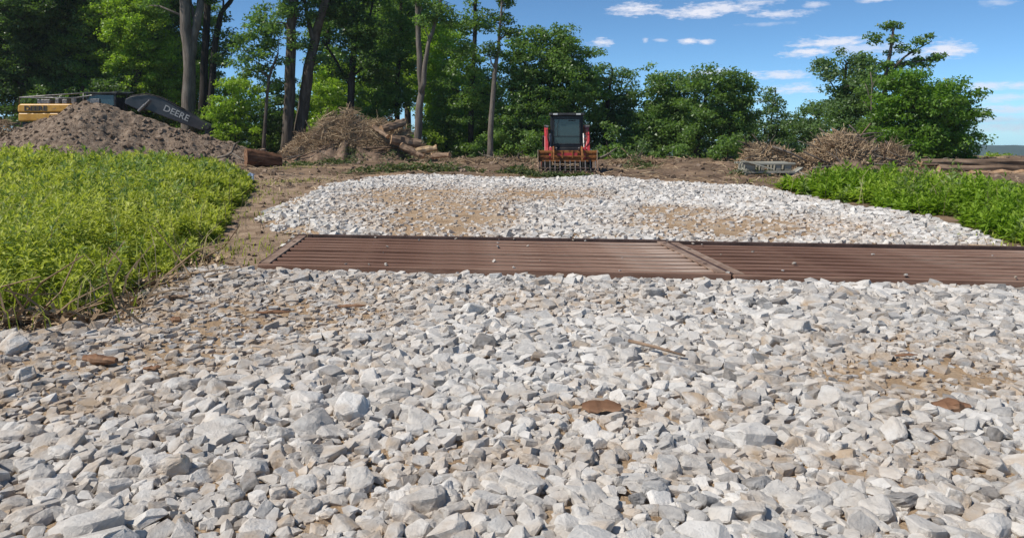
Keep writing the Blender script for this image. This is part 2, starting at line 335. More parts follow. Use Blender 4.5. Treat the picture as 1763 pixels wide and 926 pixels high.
def build_ground():
    ys = np.concatenate([np.linspace(-40, .5, 12), np.geomspace(1.0, 70, 200), np.geomspace(74, 2100, 44)])
    us = np.sign(np.linspace(-1, 1, 231)) * np.abs(np.linspace(-1, 1, 231)) ** 1.15
    W = 1.75 * np.abs(ys) + 14
    X = us[None, :] * W[:, None]; Y = np.repeat(ys[:, None], len(us), 1)
    Z = zg(X, Y)
    V = np.stack([X, Y, Z], -1).reshape(-1, 3); n, m = len(ys), len(us)
    i = np.arange((n - 1) * m).reshape(n - 1, m)[:, :-1].ravel()
    me = np_mesh('ground', V, np.stack([i, i + 1, i + m + 1, i + m], 1), M_soil, smooth=True)
    tag(link('ground', me), kind='structure')
    # the far ridge
    xs = np.linspace(-2600, 2600, 160); t = np.linspace(0, 1, 26)
    X = np.repeat(xs[None], len(t), 0); Y = 1150 + 850 * np.repeat(t[:, None], len(xs), 1) + 60 * fbm(X / 300, X * 0, 2, 8)
    crest = -25 - .011 * (xs - 950) + 7 * fbm(xs / 260, xs * 0, 3, 17)
    Z = -70 + (crest[None] + 70) * np.sin(np.clip(t[:, None] * 1.25, 0, 1) * math.pi / 2) + 2.5 * fbm(X / 22, Y / 22, 3, 33) - 80 * np.clip(t[:, None] - .8, 0, 1)
    V = np.stack([X, Y, Z], -1).reshape(-1, 3); n, m = Z.shape
    i = np.arange((n - 1) * m).reshape(n - 1, m)[:, :-1].ravel()
    tag(link('distant_hill', np_mesh('distant_hill', V, np.stack([i, i + 1, i + m + 1, i + m], 1), M_hill, smooth=True)), kind='structure')
build_ground()

def bare_soil():
    P = [gp(312, 316), gp(200, 322), gp(236, 288), gp(256, 258), gp(272, 228), gp(292, 208), gp(330, 203), gp(430, 206), gp(400, 215), gp(350, 240), gp(318, 256), gp(345, 272), gp(345, 290)]
    xs = np.arange(-11, -1, .12); ys = np.arange(7.5, 30, .12); X, Y = np.meshgrid(xs, ys); d = polydist(X, Y, P) * np.where(inpoly(X, Y, P), 1, -1)
    ins = d > .35 * fbm(X * 1.5, Y * 1.5, 3, 5); Z = zg(X, Y) + .012; m = len(xs); idx = np.arange(X.size).reshape(X.shape)
    q = ins[:-1, :-1] & ins[1:, :-1] & ins[:-1, 1:] & ins[1:, 1:]
    Fc = np.stack([idx[:-1, :-1][q], idx[:-1, 1:][q], idx[1:, 1:][q], idx[1:, :-1][q]], 1); used = np.unique(Fc); rm = np.zeros(X.size, int); rm[used] = np.arange(len(used))
    tag(link('bare_soil', np_mesh('bare_soil', np.stack([X, Y, Z], -1).reshape(-1, 3)[used], rm[Fc], M_tan, smooth=True)), kind='structure')
M_tan = mat('tan_soil', [(.17, .115, .075), (.32, .225, .15), (.43, .32, .22)], scale=2.6, detail=10, bump=.04, bscale=18, spec=.1, speck=(1.1, .55, .68, (.12, .08, .052)))
bare_soil()

# ------------------------------------------------------------------ gravel road: sheet, 300 stones, the rest of the stones
def stone_protos(n, cuts, bev, seed, sub=False):
    rnd = random.Random(seed); out = []
    while len(out) < n:
        bm = bmesh.new(); bmesh.ops.create_cube(bm, size=2)
        for _ in range(cuts):
            d = Vector((rnd.gauss(0, 1), rnd.gauss(0, 1), rnd.gauss(0, 1))).normalized()
            k = rnd.uniform(.72, 1.08)
            g = bm.verts[:] + bm.edges[:] + bm.faces[:]
            r = bmesh.ops.bisect_plane(bm, geom=g, plane_co=d * k, plane_no=d, clear_outer=True)
            ed = [e for e in r['geom_cut'] if isinstance(e, bmesh.types.BMEdge)]
            if ed: bmesh.ops.contextual_create(bm, geom=ed)
        bmesh.ops.remove_doubles(bm, verts=bm.verts, dist=.16 if bev else .3)
        bmesh.ops.dissolve_degenerate(bm, edges=bm.edges, dist=.02)
        if bev: bmesh.ops.bevel(bm, geom=bm.edges[:], offset=bev, segments=1, affect='EDGES', clamp_overlap=True)
        bmesh.ops.triangulate(bm, faces=bm.faces)
        bmesh.ops.recalc_face_normals(bm, faces=bm.faces)
        if sub:
            long_ = [e for e in bm.edges if e.calc_length() > .35]
            bmesh.ops.subdivide_edges(bm, edges=long_, cuts=2, use_grid_fill=True); bmesh.ops.triangulate(bm, faces=bm.faces); bm.normal_update()
            o3 = Vector((rnd.uniform(0, 50), rnd.uniform(0, 50), rnd.uniform(0, 50)))
            for v in bm.verts: v.co += v.normal * (.13 * mnoise.noise(v.co * 1.7 + o3) + .07 * mnoise.noise(v.co * 4.5 + o3))
        bm.verts.index_update()
        V = np.array([v.co[:] for v in bm.verts]); Fc = np.array([[v.index for v in f.verts] for f in bm.faces])
        bm.free()
        if len(Fc) < 10: continue
        V /= np.abs(V).max(0)
        if not sub: V += .03 * np.random.default_rng(len(out)).normal(size=V.shape)
        out.append((V, Fc))
    return out
P_near = stone_protos(40, 9, .16, 3); P_hero = stone_protos(40, 9, .14, 3, True); P_far = stone_protos(24, 5, 0, 5); P_tiny = stone_protos(16, 3, 0, 8)

def euler_mats(ax, ay, az):
    ca, sa, cb, sb, cc, sc = np.cos(ax), np.sin(ax), np.cos(ay), np.sin(ay), np.cos(az), np.sin(az)
    n = len(ax); Mx = np.zeros((n, 3, 3))
    Mx[:, 0, 0] = cc * cb; Mx[:, 0, 1] = cc * sb * sa - sc * ca; Mx[:, 0, 2] = cc * sb * ca + sc * sa
    Mx[:, 1, 0] = sc * cb; Mx[:, 1, 1] = sc * sb * sa + cc * ca; Mx[:, 1, 2] = sc * sb * ca - cc * sa
    Mx[:, 2, 0] = -sb; Mx[:, 2, 1] = cb * sa; Mx[:, 2, 2] = cb * ca
    return Mx
def scatter(protos, pid, C, Mx, tint, warm):
    """many stones -> one vertex / face soup"""
    Vs, Fs, T, Wm = [], [], [], []; base = 0
    for k, (pv, pf) in enumerate(protos):
        s = np.where(pid == k)[0]
        if not len(s): continue
        V = np.einsum('nij,vj->nvi', Mx[s], pv) + C[s][:, None]
        nf = pf[None] + (np.arange(len(s)) * len(pv))[:, None, None] + base
        Vs.append(V.reshape(-1, 3)); Fs.append(nf.reshape(-1, 3)); base += len(s) * len(pv)
        T.append(np.repeat(tint[s], len(pv))); Wm.append(np.repeat(warm[s], len(pv)))
    return np.concatenate(Vs), np.concatenate(Fs), np.concatenate(T), np.concatenate(Wm)

def build_gravel():
    # the sheet of stone dust under the stones
    P = GRAVEL; xs = np.arange(-12, 14.01, .14); ys = np.arange(.2, 27.5, .14)
    X, Y = np.meshgrid(xs, ys); ins = inpoly(X, Y, P); d = polydist(X, Y, P)
    Z = zg(X, Y) + .006 + .05 * np.clip(d / .6, 0, 1) * (ins) * (1 - sstep(20, 30, Y) * .2)
    u, v = grate_local(X, Y); ing = (np.abs(u - 2.5) < 5.25) & (np.abs(v) < 1.3)
    Z = np.where(ing, zg(X, Y) + .006, Z)
    m = len(xs); idx = np.arange(X.size).reshape(X.shape)
    q = ins[:-1, :-1] & ins[1:, :-1] & ins[:-1, 1:] & ins[1:, 1:]
    Fc = np.stack([idx[:-1, :-1][q], idx[:-1, 1:][q], idx[1:, 1:][q], idx[1:, :-1][q]], 1)
    used = np.unique(Fc); rm = np.zeros(X.size, int); rm[used] = np.arange(len(used))
    V = np.stack([X, Y, Z], -1).reshape(-1, 3)[used]
    road = link('gravel_road', np_mesh('gravel_road', V, rm[Fc], M_fines, smooth=True)); tag(road, kind='structure')
    # candidates: (x, y, length)
    def cand(n, y0, y1, lo, hi, p=2.0):
        y = np.sqrt(R.uniform(y0 ** 2, y1 ** 2, n)); x = R.uniform(-.78, .82, n) * y
        L = lo + (hi - lo) * R.random(n) ** p
        return x, y, L
    C = [cand(110, 2.4, 8.3, .15, .22), cand(56000, 2.4, 8.4, .06, .135, 1.8), cand(260, 10.4, 24, .14, .20), cand(110000, 10.2, 27, .07, .135, 1.6)]
    x, y, L = (np.concatenate(k) for k in zip(*C))
    u, v = grate_local(x, y)
    ok = inpoly(x, y, P) & ~((np.abs(u - 2.5) < 5.03 + L * .4) & (np.abs(v) < 1.17 + L * .35))
    # gravel that spills over a ragged edge
    ok &= (polydist(x, y, P) > .75 * np.clip(fbm(x * 1.3, y * 1.3, 3, 14) + .25, 0, 1) + .12 * R.random(len(x))) | (y < 8.6) & (x > -1)
    x, y, L = x[ok], y[ok], L[ok]
    fn = fines(x, y)
    keep = R.random(len(x)) > np.clip((fn - .15 + .25 * fbm(x * 1.7, y * 1.7, 3, 55)) * 1.75, 0, .93)
    x, y, L, fn = x[keep], y[keep], L[keep], fn[keep]
    L = L * np.where(fn > .3, .8, 1)
    cell = .14; grid = {}; sel = []
    for i in range(len(x)):
        a, b = int(x[i] / cell + 100), int(y[i] / cell); r = L[i] * .36; good = True
        for ga in (a - 1, a, a + 1):
            for gb in (b - 1, b, b + 1):
                for (qx, qy, qr) in grid.get((ga, gb), ()):
                    if (qx - x[i]) ** 2 + (qy - y[i]) ** 2 < ((qr + r) * .86) ** 2: good = False; break
                if not good: break
            if not good: break
        if good: grid.setdefault((a, b), []).append((x[i], y[i], r)); sel.append(i)
    sel = np.array(sel); x, y, L, fn = x[sel], y[sel], L[sel], fn[sel]
    # two hand placed big stones
    hx, hy, hl = zip(*[(*gp(420, 403), .19), (*gp(30, 458), .20), (*gp(12, 425), .19), (*gp(360, 492), .22), (*gp(800, 455), .18), (*gp(1035, 498), .2)])
    x = np.concatenate([x, hx]); y = np.concatenate([y, hy]); L = np.concatenate([L, hl]); fn = np.concatenate([fn, np.zeros(6)])
    n0 = len(x)
    # small stones between
    fx, fy, fl = cand(22000, 2.4, 8.5, .025, .055, 1.4)
    gx, gy, gl = cand(14000, 10.2, 22, .035, .07, 1.2)
    fx, fy, fl = np.concatenate([fx, gx]), np.concatenate([fy, gy]), np.concatenate([fl, gl])
    u, v = grate_local(fx, fy)
    ok = inpoly(fx, fy, P) & ~((np.abs(u - 2.5) < 5.05) & (np.abs(v) < 1.2)); fx, fy, fl = fx[ok], fy[ok], fl[ok]
    ff = fines(fx, fy); ok = R.random(len(fx)) > np.clip((ff - .5) * 1.4, 0, .8); fx, fy, fl, ff = fx[ok], fy[ok], fl[ok], ff[ok]
    x = np.concatenate([x, fx]); y = np.concatenate([y, fy]); L = np.concatenate([L, fl]); fn = np.concatenate([fn, ff]); n = len(x)
    big = np.arange(n) < n0
    sx = L * .5 * R.uniform(.9, 1.15, n); sy = sx * R.uniform(.66, .98, n); sz = sx * R.uniform(.36, .66, n)
    ed = np.clip(polydist(x, y, P) / .6, 0, 1)
    lift = np.where(big, .62 - .45 * np.clip(fn * 1.4, 0, 1), .25) * sz
    Z = zg(x, y) + .006 + .05 * ed + lift * R.uniform(.55, 1.25, n)
    tilt = np.where(big, .27, .4) * (1 - .6 * fn)
    Mx = euler_mats(R.normal(0, 1, n) * tilt, R.normal(0, 1, n) * tilt, R.uniform(0, 6.28, n)) * np.stack([sx, sy, sz], 1)[:, None, :]
    Cc = np.stack([x, y, Z], 1)
    region = fbm(x * .25, y * .25, 3, 77)
    tint = np.clip(R.beta(2.6, 2.0, n) * .85 + .10 + .12 * region + .10 * (y > 10) - .25 * (R.random(n) < .07), 0, 1)
    front_left = sstep(-1.0, -3.5, x) * (y < 8.5)
    warm = np.clip(fn * 1.1 + R.random(n) ** 5 * .8 + .45 * front_left + .2 * (fbm(x * .6, y * .6, 3, 90) > .1), 0, .9)
    tint = np.clip(tint - .15 * front_left - .08 * sstep(2.5, 5, x) * (y < 8), 0, 1)
    near = (L / y * F > 20) & big
    # the 300 that show largest
    inf = (np.abs(x / y - (VIEW['cx'] - 600) / F) < VIEW['w'] / F / 2) & (EYE / y * F < VIEW['cy'] - HZ + VIEW['w'] * .2622)
    score = np.where(big & inf, L / y, 0); top = np.argsort(-score)[:300]
    is_top = np.zeros(n, bool); is_top[top] = True
    pid = R.integers(0, 40, n)
    for i in top:
        pv, pf = P_hero[pid[i]]
        me = np_mesh('stone', pv @ Mx[i].T, pf, M_stone, {'tint': np.full(len(pv), tint[i]), 'warm': np.full(len(pv), warm[i])})
        link('stone', me, road, Cc[i])
    tiny = ~near & ~is_top & (L / y * F < 8.5); a = near & ~is_top; b = ~near & ~is_top & ~tiny
    A = scatter(P_near, pid[a], Cc[a], Mx[a], tint[a], warm[a]); B = scatter(P_far, pid[b] % 24, Cc[b], Mx[b], tint[b], warm[b])
    D_ = scatter(P_tiny, pid[tiny] % 16, Cc[tiny], Mx[tiny], tint[tiny], warm[tiny])
    V = np.concatenate([A[0], B[0], D_[0]]); Fc = np.concatenate([A[1], B[1] + len(A[0]), D_[1] + len(A[0]) + len(B[0])])
    o = link('loose_stone', np_mesh('loose_stone', V, Fc, M_stone, {'tint': np.concatenate([A[2], B[2], D_[2]]), 'warm': np.concatenate([A[3], B[3], D_[3]])}), road)
    o['kind'] = 'stuff'
    m = 45; u = R.uniform(-2.5, 7.4, m); v = np.where(R.random(m) < .5, R.uniform(-1.15, 1.15, m), np.sign(R.normal(0, 1, m)) * (1.15 - np.abs(R.normal(0, .12, m))))
    X_ = GC.x + GDIR.x * (u + SKEW * v) + GPER.x * v; Y_ = GC.y + GDIR.y * (u + SKEW * v) + GPER.y * v; l = R.uniform(.015, .042, m)
    V, Fc, T, W_ = scatter(P_far, R.integers(0, 24, m), np.stack([X_, Y_, GC.z + .088 + l * .2], 1), euler_mats(R.normal(0, .3, m), R.normal(0, .3, m), R.uniform(0, 6.28, m)) * (np.stack([l, l * .8, l * .5], 1) * .5)[:, None, :], R.uniform(.1, .6, m), R.uniform(.2, .9, m))
    o = link('spilled_stone', np_mesh('spilled_stone', V, Fc, M_stone, {'tint': T, 'warm': W_}), road); o['kind'] = 'stuff'
build_gravel()

# ------------------------------------------------------------------ steel grates
def build_grates():
    nb = 9; pitch = (GW - .16) / nb
    def profile(w=pitch * .21, h=.045, c=.010):
        return [(w, -.10), (w, h - c), (w - c * .3, h - c * .3), (w - c, h), (c - w, h), (c * .3 - w, h - c * .3), (-w, h - c), (-w, -.10)]
    bar = None
    def slab(x0, x1, y0, y1, z0, z1):           # the panels are slightly out of square
        return MB().prism([(x0 + SKEW * y0, y0), (x1 + SKEW * y0, y0), (x1 + SKEW * y1, y1), (x0 + SKEW * y1, y1)], z0, z1, 'z')
    def grate(center, label, yaw):
        g = thing('steel_grate', center, label, 'grate', 'rusty grates across the gravel', yaw)
        nonlocal bar
        H, Wd = GL / 2, GW / 2
        for k in range(nb):
            yy = -Wd + .08 + pitch * (k + .5)
            if bar is None:
                b = MB().prism(profile(), -H + .10, H - .10, 'x').build('bar', M_rust, g, (SKEW * yy, yy, .04)); bar = b
            else:
                b = link('bar', bar.data, g, (SKEW * yy, yy, .04 + random.uniform(-.006, .006)))
                b.rotation_euler = (random.gauss(0, .03), random.gauss(0, .0012), random.gauss(0, .0012))
        slab(-H, H, -Wd, -Wd + .06, -.02, .088).build('front_rail', M_rust, g, bevel=.008)
        slab(-H, H, Wd - .05, Wd, -.02, .112).build('rear_rail', M_rustdark, g, bevel=.008)
        slab(-H + .1, H - .1, -Wd + .07, Wd - .07, -.085, -.065).build('base_plate', M_rustdark, g)
        for s in (-1, 1):
            e = s * H; f = e - s * .125; a, b = min(e - s * .022, f), max(e - s * .022, f)
            slab(a, b, -Wd + .065, Wd - .055, .078, .097).build('end_plate', M_rustplate, g, bevel=.004)
            a, b = min(e, e - s * .02), max(e, e - s * .02)
            slab(a, b, -Wd + .065, Wd - .055, -.04, .094).build('end_rail', M_rustdark, g)
        for s, e in ((-1, .5), (1, -.6), (1, .9)):
            x = s * (H - .075) + SKEW * e
            MB().tube([(x, e, .095), (x, e, .102)], .024, 10).build('lifting_hole_cap', M_rustdark, g)
        return g
    grate(GC, 'long rusty brown slatted steel grate across the gravel, left of the slanted joint', GYAW)
    grate(GC + GDIR * 5.06 + Vector((0, 0, -.012)), 'rusty brown slatted steel grate right of the joint, running out of the right edge', GYAW)
build_grates()

# ------------------------------------------------------------------ weeds and grass
def leaf_soup(base, direc, length, width, up, fold=.25):
    """lanceolate leaves as two triangles each: base (n,3), direction (n,3)"""
    side = np.cross(direc, up); side /= np.linalg.norm(side, axis=1, keepdims=True) + 1e-9
    mid = base + direc * (length * .45)[:, None] + np.array([0, 0, 1.]) * (length * .06)[:, None]
    tip = base + direc * length[:, None] - np.array([0, 0, 1.]) * (length * .10)[:, None]
    w = (width * .5)[:, None] * side
    V = np.stack([base, mid + w, tip, mid - w], 1).reshape(-1, 3)
    i = np.arange(len(base))[:, None] * 4
    return V, np.concatenate([i, i + 1, i + 2, i + 3], 1)
def weed_patch(name, P, kind_label, mtl, hfun, dens, nl, seed):
    rr = np.random.default_rng(seed)
    xs = [p[0] for p in P]; ys = [p[1] for p in P]
    n = int(dens * (max(xs) - min(xs)) * (max(ys) - min(ys)))
    x = rr.uniform(min(xs), max(xs), n); y = rr.uniform(min(ys), max(ys), n)
    ok = inpoly(x, y, P) & (np.abs(x) < y * (.8 if VIEW['w'] < 1300 else 1.45) + 1.0) & (rr.random(n) < np.clip(11 / y, .3, 1))
    d = polydist(x, y, P); ok &= (vnoise(x * 1.3, y * 1.3, seed) > .10) & (d > .45 * np.clip(fbm(x * 1.4, y * 1.4, 3, seed + 5) + .2, 0, 1))
    x, y, d = x[ok], y[ok], d[ok]; n = len(x)
    z = zg(x, y)
    h = hfun(x, y) * rr.uniform(.7, 1.15, n) * (.42 + .58 * np.clip(d / .9, 0, 1)) * (.32 + .78 * vnoise(x * .75, y * .75, seed + 3) + .5 * vnoise(x * 1.9, y * 1.9, seed + 4))
    lean = rr.normal(0, .16, (n, 2))
    big = np.clip(y / 10, .85, 2.1)
    t = np.repeat((np.arange(nl) + .5)[None] / nl, n, 0) ** .9 + rr.normal(0, .03, (n, nl))
    t = np.clip(t, .04, 1.02)
    ang = np.arange(nl)[None] * 2.4 + rr.uniform(0, 6.28, n)[:, None] + rr.normal(0, .3, (n, nl))
    bx = x[:, None] + lean[:, :1] * t * h[:, None]; by = y[:, None] + lean[:, 1:] * t * h[:, None]; bz = z[:, None] + t * h[:, None]
    el = rr.normal(.25, .35, (n, nl)) + .55 * (t > .85)
    dr = np.stack([np.cos(ang) * np.cos(el), np.sin(ang) * np.cos(el), np.sin(el)], -1).reshape(-1, 3)
    L = (.062 + .062 * rr.random((n, nl))) * (1.4 - .5 * t) * big[:, None]; Wd = L * rr.uniform(.24, .40, (n, nl))
    V, Fc = leaf_soup(np.stack([bx, by, bz], -1).reshape(-1, 3), dr, L.ravel(), Wd.ravel(), np.array([0, 0, 1.]) + rr.normal(0, .25, (n * nl, 3)))
    pt = np.clip(.5 + .55 * fbm(x * .6, y * .6, 3, seed + 9) + rr.normal(0, .15, n), 0, 1)
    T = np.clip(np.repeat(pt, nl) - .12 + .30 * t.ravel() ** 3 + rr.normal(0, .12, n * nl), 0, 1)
    # stems
    sw = .0022 * big
    a = np.stack([x - sw, y, z], -1); b = np.stack([x + sw, y, z], -1)
    tp = np.stack([x + lean[:, 0] * h, y + lean[:, 1] * h, z + h], -1); tq = tp + np.array([.002, 0, 0])
    SVt = np.stack([a, b, tq, tp], 1).reshape(-1, 3); i = np.arange(n)[:, None] * 4 + len(V)
    o = link(name, np_mesh(name, np.concatenate([V, SVt]), np.concatenate([Fc, np.concatenate([i, i + 1, i + 2, i + 3], 1)]), mtl,
             {'tint': np.concatenate([np.repeat(T, 4), np.full(4 * n, .02)])}))
    print(name, n, len(Fc) * 2)
    return tag(o, kind_label, 'weeds', kind='stuff')
X1, Y1 = gp(62, 214)
def hL(x, y): return .60 + .55 * np.exp(-(((x - X1) / 1.7) ** 2 + ((y - Y1) / 2.0) ** 2)) - .12 * np.clip((y - 12) / 18, 0, 1)
weed_patch('weed_patch', WEEDS_L, 'bright yellow-green leafy weeds filling the left side beside the gravel', M_weed, hL, 66, 33, 5)
weed_patch('weed_patch', WEEDS_R, 'vivid green leafy weeds along the right edge of the gravel behind the grate', M_weed2, lambda x, y: .42 + .2 * vnoise(x * .5, y * .5, 8) + .1 * sstep(14, 10, y), 56, 24, 6)

weed_patch('tall_weeds', WEEDS_L, 'taller dull green weeds standing out of the left weed patch', M_tallweed, lambda x, y: .98 - .012 * y, 5, 34, 25)
weed_patch('tall_weeds', WEEDS_R, 'taller dull green weeds standing out of the right weed strip', M_tallweed, lambda x, y: .72 + 0 * x, 4, 30, 26)
weed_patch('low_weeds', [gp(-60, 398), gp(20, 391), gp(100, 384), gp(148, 353), gp(210, 322), gp(246, 290), gp(264, 266), gp(282, 240), gp(296, 214), gp(278, 214), gp(262, 238), gp(242, 264), gp(222, 288), gp(186, 312), gp(120, 345), gp(60, 372), gp(-60, 380)],
           'low tangled green weeds along the front edge of the tall left weeds', M_weed, lambda x, y: .26 + .25 * vnoise(x * 1.1, y * 1.1, 88), 120, 26, 15)
def blades(name, px_list, n, h, label, mtl, seed, tuft=.35, wd=.008):
    rr = np.random.default_rng(seed); pts = np.array([gp(*p) for p in px_list])
    k = rr.integers(0, len(pts), n); x = pts[k, 0] + rr.normal(0, tuft, n); y = pts[k, 1] + rr.normal(0, tuft, n)
    z = zg(x, y); a = rr.uniform(0, 6.28, n); hh = h * rr.uniform(.5, 1.2, n); l = rr.uniform(.3, 1.0, n) * hh
    c, s = np.cos(a), np.sin(a); w = wd * rr.uniform(.6, 1.3, n)
    p0 = np.stack([x, y, z], 1); p1 = np.stack([x + c * l * .3, y + s * l * .3, z + hh * .65], 1); p2 = np.stack([x + c * l, y + s * l, z + hh * .95], 1)
    sd = np.stack([-s * w, c * w, 0 * w], 1)
    V = np.stack([p0 - sd, p0 + sd, p1 + sd * .8, p1 - sd * .8, p2 + sd * .15, p2 - sd * .15], 1).reshape(-1, 3); i = np.arange(n)[:, None] * 6
    Fc = np.concatenate([np.concatenate([i, i + 1, i + 2, i + 3], 1), np.concatenate([i + 3, i + 2, i + 4, i + 5], 1)])
    return tag(link(name, np_mesh(name, V, Fc, mtl, {'tint': np.repeat(rr.random(n), 6)})), label, 'grass', kind='stuff')
blades('tall_grass', [(20, 380), (60, 380), (95, 374), (125, 356), (160, 338), (190, 322), (40, 388), (-20, 390), (215, 305)], 110, .4, 'long thin grass blades at the front edge of the left weeds', M_weed, 3, .28)
blades('dry_grass', [(70, 384), (110, 372), (30, 388), (150, 350), (200, 322), (5, 390), (240, 300), (120, 300), (60, 330), (180, 260), (30, 280), (100, 240), (160, 225), (220, 230)], 150, .42, 'dry straw stalks at the front edge of the left weeds', M_straw, 4, .3, .005)
blades('dry_stalks', [(20, 300), (70, 270), (120, 250), (170, 235), (210, 220), (60, 225), (20, 240), (140, 300), (90, 330), (230, 245), (180, 280), (1000, 228), (1080, 240), (1150, 255)], 420, .85, 'thin straw stalks standing up among the green weeds', M_straw, 14, .9, .004)
blades('short_grass', [(280, 218), (330, 214), (300, 226), (360, 212), (275, 255), (285, 235), (262, 290), (245, 300), (900, 213), (935, 216), (1150, 285), (1180, 288), (350, 200), (950, 208)], 1500, .11, 'thin short grass on the bare soil beside the gravel', M_weed, 8, .55, .008)

# ------------------------------------------------------------------ clods, chips and sticks on the bare soil
def debris(name, n, region, lo, hi, mtl, label, cat, seed, flat=.6):
    rr = np.random.default_rng(seed); x, y = region(rr, n)
    ok = ~inpoly(x, y, GRAVEL) & ~(inpoly(x, y, WEEDS_L) & (polydist(x, y, WEEDS_L) > .5)); x, y = x[ok], y[ok]; n = len(x)
    L = lo + (hi - lo) * rr.random(n) ** 3
    Mx = euler_mats(rr.normal(0, .4, n), rr.normal(0, .4, n), rr.uniform(0, 6.28, n)) * (np.stack([L, L * rr.uniform(.5, .9, n), L * flat * rr.uniform(.6, 1, n)], 1) * .5)[:, None, :]
    C = np.stack([x, y, zg(x, y) + L * .1], 1); t = rr.random(n)
    V, Fc, T, W_ = scatter(P_far, rr.integers(0, 24, n), C, Mx, t, t)
    return tag(link(name, np_mesh(name, V, Fc, mtl, {'tint': T})), label, cat, kind='stuff')
def far_band(rr, n):
    y = rr.uniform(21, 46, n); return rr.uniform(-.78, .86 if VIEW['w'] < 1300 else 1.4, n) * y, y
def left_strip(rr, n):
    y = np.sqrt(rr.uniform(7.2 ** 2, 26 ** 2, n)); return rr.uniform(-.62, -.2, n) * y, y
debris('soil_clods', 3200, far_band, .04, .24, M_clod, 'brown soil clods scattered over the cleared ground before the trees', 'soil', 31)
debris('soil_clods', 3500, left_strip, .02, .11, M_clod, 'small soil crumbs on the bare strip left of the gravel', 'soil', 32)

def stick_soup(p, q, r0, r1, T):
    """three sided sticks from p to q"""
    d = q - p; d /= np.linalg.norm(d, axis=1, keepdims=True) + 1e-9
    ref = np.where(np.abs(d[:, 2:3]) > .9, np.array([[1., 0, 0]]), np.array([[0, 0, 1.]]))
    u = np.cross(d, ref); u /= np.linalg.norm(u, axis=1, keepdims=True); w = np.cross(d, u)
    m = (p + q) / 2 + (u * R.normal(0, .11, (len(p), 1)) + w * R.normal(0, .11, (len(p), 1))) * np.linalg.norm(q - p, axis=1, keepdims=True)
    rings = []
    for c, r in ((p, r0), (m, (r0 + r1) / 2), (q, r1)):
        for k in range(3):
            a = 2.0944 * k; rings.append(c + (u * math.cos(a) + w * math.sin(a)) * r[:, None])
    V = np.stack(rings, 1).reshape(-1, 3); i = np.arange(len(p))[:, None] * 9
    Fc = np.concatenate([np.concatenate([i + b + k, i + b + (k + 1) % 3, i + b + 3 + (k + 1) % 3, i + b + 3 + k], 1) for b in (0, 3) for k in range(3)])
    return V, Fc, np.repeat(T, 9)
def ground_sticks():
    rr = np.random.default_rng(51); n = 2600; x, y = far_band(rr, n)
    ok = ~inpoly(x, y, GRAVEL) & ~inpoly(x, y, WEEDS_L) & ~inpoly(x, y, WEEDS_R); x, y = x[ok], y[ok]; n = len(x)
    a = rr.uniform(0, 6.28, n); L = rr.uniform(.15, .9, n)
    p = np.stack([x, y, zg(x, y) + .03], 1); q = p + np.stack([np.cos(a) * L, np.sin(a) * L, rr.normal(.03, .08, n)], 1)
    r = rr.uniform(.008, .022, n); V, Fc, T = stick_soup(p, q, r, r * .5, rr.random(n))
    tag(link('wood_litter', np_mesh('wood_litter', V, Fc, M_twig, {'tint': T})), 'broken twigs and bark littered over the cleared soil', 'litter', kind='stuff')
ground_sticks()

def leaf_litter(name, spots, n, label, seed, mtl=M_cutleaf, size=.16):
    rr = np.random.default_rng(seed); k = rr.integers(0, len(spots), n); sp = np.array(spots, float)[k]
    X0 = np.array([gp(a, b) for a, b, *_ in spots])[k]
    x = X0[:, 0] + rr.normal(0, .5, n) * sp[:, 2]; y = X0[:, 1] + rr.normal(0, .5, n) * sp[:, 3]
    z = zg(x, y) + rr.random(n) ** 1.3 * sp[:, 4] * np.exp(-(((x - X0[:, 0]) / sp[:, 2]) ** 2))
    a = rr.uniform(0, 6.28, n); e = rr.normal(.1, .5, n); d = np.stack([np.cos(a) * np.cos(e), np.sin(a) * np.cos(e), np.sin(e)], 1)
    L = size * rr.uniform(.6, 1.3, n)
    V, Fc = leaf_soup(np.stack([x, y, z], 1), d, L, L * .55, np.array([0, 0, 1.]) + rr.normal(0, .5, (n, 3)))
    m = n // 14; p = np.stack([x, y, z], 1)[:m]; q = p + d[:m] * rr.uniform(.3, .9, (m, 1)); SV, SF, ST = stick_soup(p, q, np.full(m, .012), np.full(m, .005), np.full(m, .2))
    me = np_mesh(name, np.concatenate([V, SV]), np.concatenate([Fc, SF + len(V)]), mtl, {'tint': np.concatenate([np.repeat(rr.random(n), 4), ST])})
    return tag(link(name, me), label, 'cut branches', kind='stuff')
leaf_litter('cut_branches', [(440, 188, 1.7, .8, .95), (415, 189, 1.0, .7, .7), (465, 189, 1.0, .6, .6)], 3600, 'green cut branches heaped at the foot of the left brush pile', 61)
leaf_litter('cut_branches', [(450, 203, 1.5, .8, .3), (490, 202, 1.4, .8, .35), (525, 202, 1.2, .8, .3), (350, 196, 1.0, 1.2, .2), (395, 192, 1.2, 1, .2)], 2000, 'wilted green branches lying on the soil where the gravel ends, left', 62)
leaf_litter('cut_branches', [(608, 205, .7, .6, .22), (645, 207, .9, .4, .10), (680, 208, .7, .4, .10)], 1100, 'leafy green cuttings on the ground before the red loader', 63)
leaf_litter('dead_thatch', [(-20, 390, 1.0, .25, .16), (15, 388, .8, .25, .16), (50, 386, .7, .25, .14), (140, 364, .6, .25, .1), (185, 340, .6, .3, .1), (228, 308, .5, .4, .08)], 1500, 'brown dead thatch at the foot of the left weeds', 66, M_twig, .09)
leaf_litter('cut_branches', [(745, 196, .5, .6, .5), (760, 198, .5, .6, .2), (880, 206, .9, .6, .2), (1020, 196, 1.5, 1, .2)], 700, 'small heap of green cuttings right of the red loader', 64)

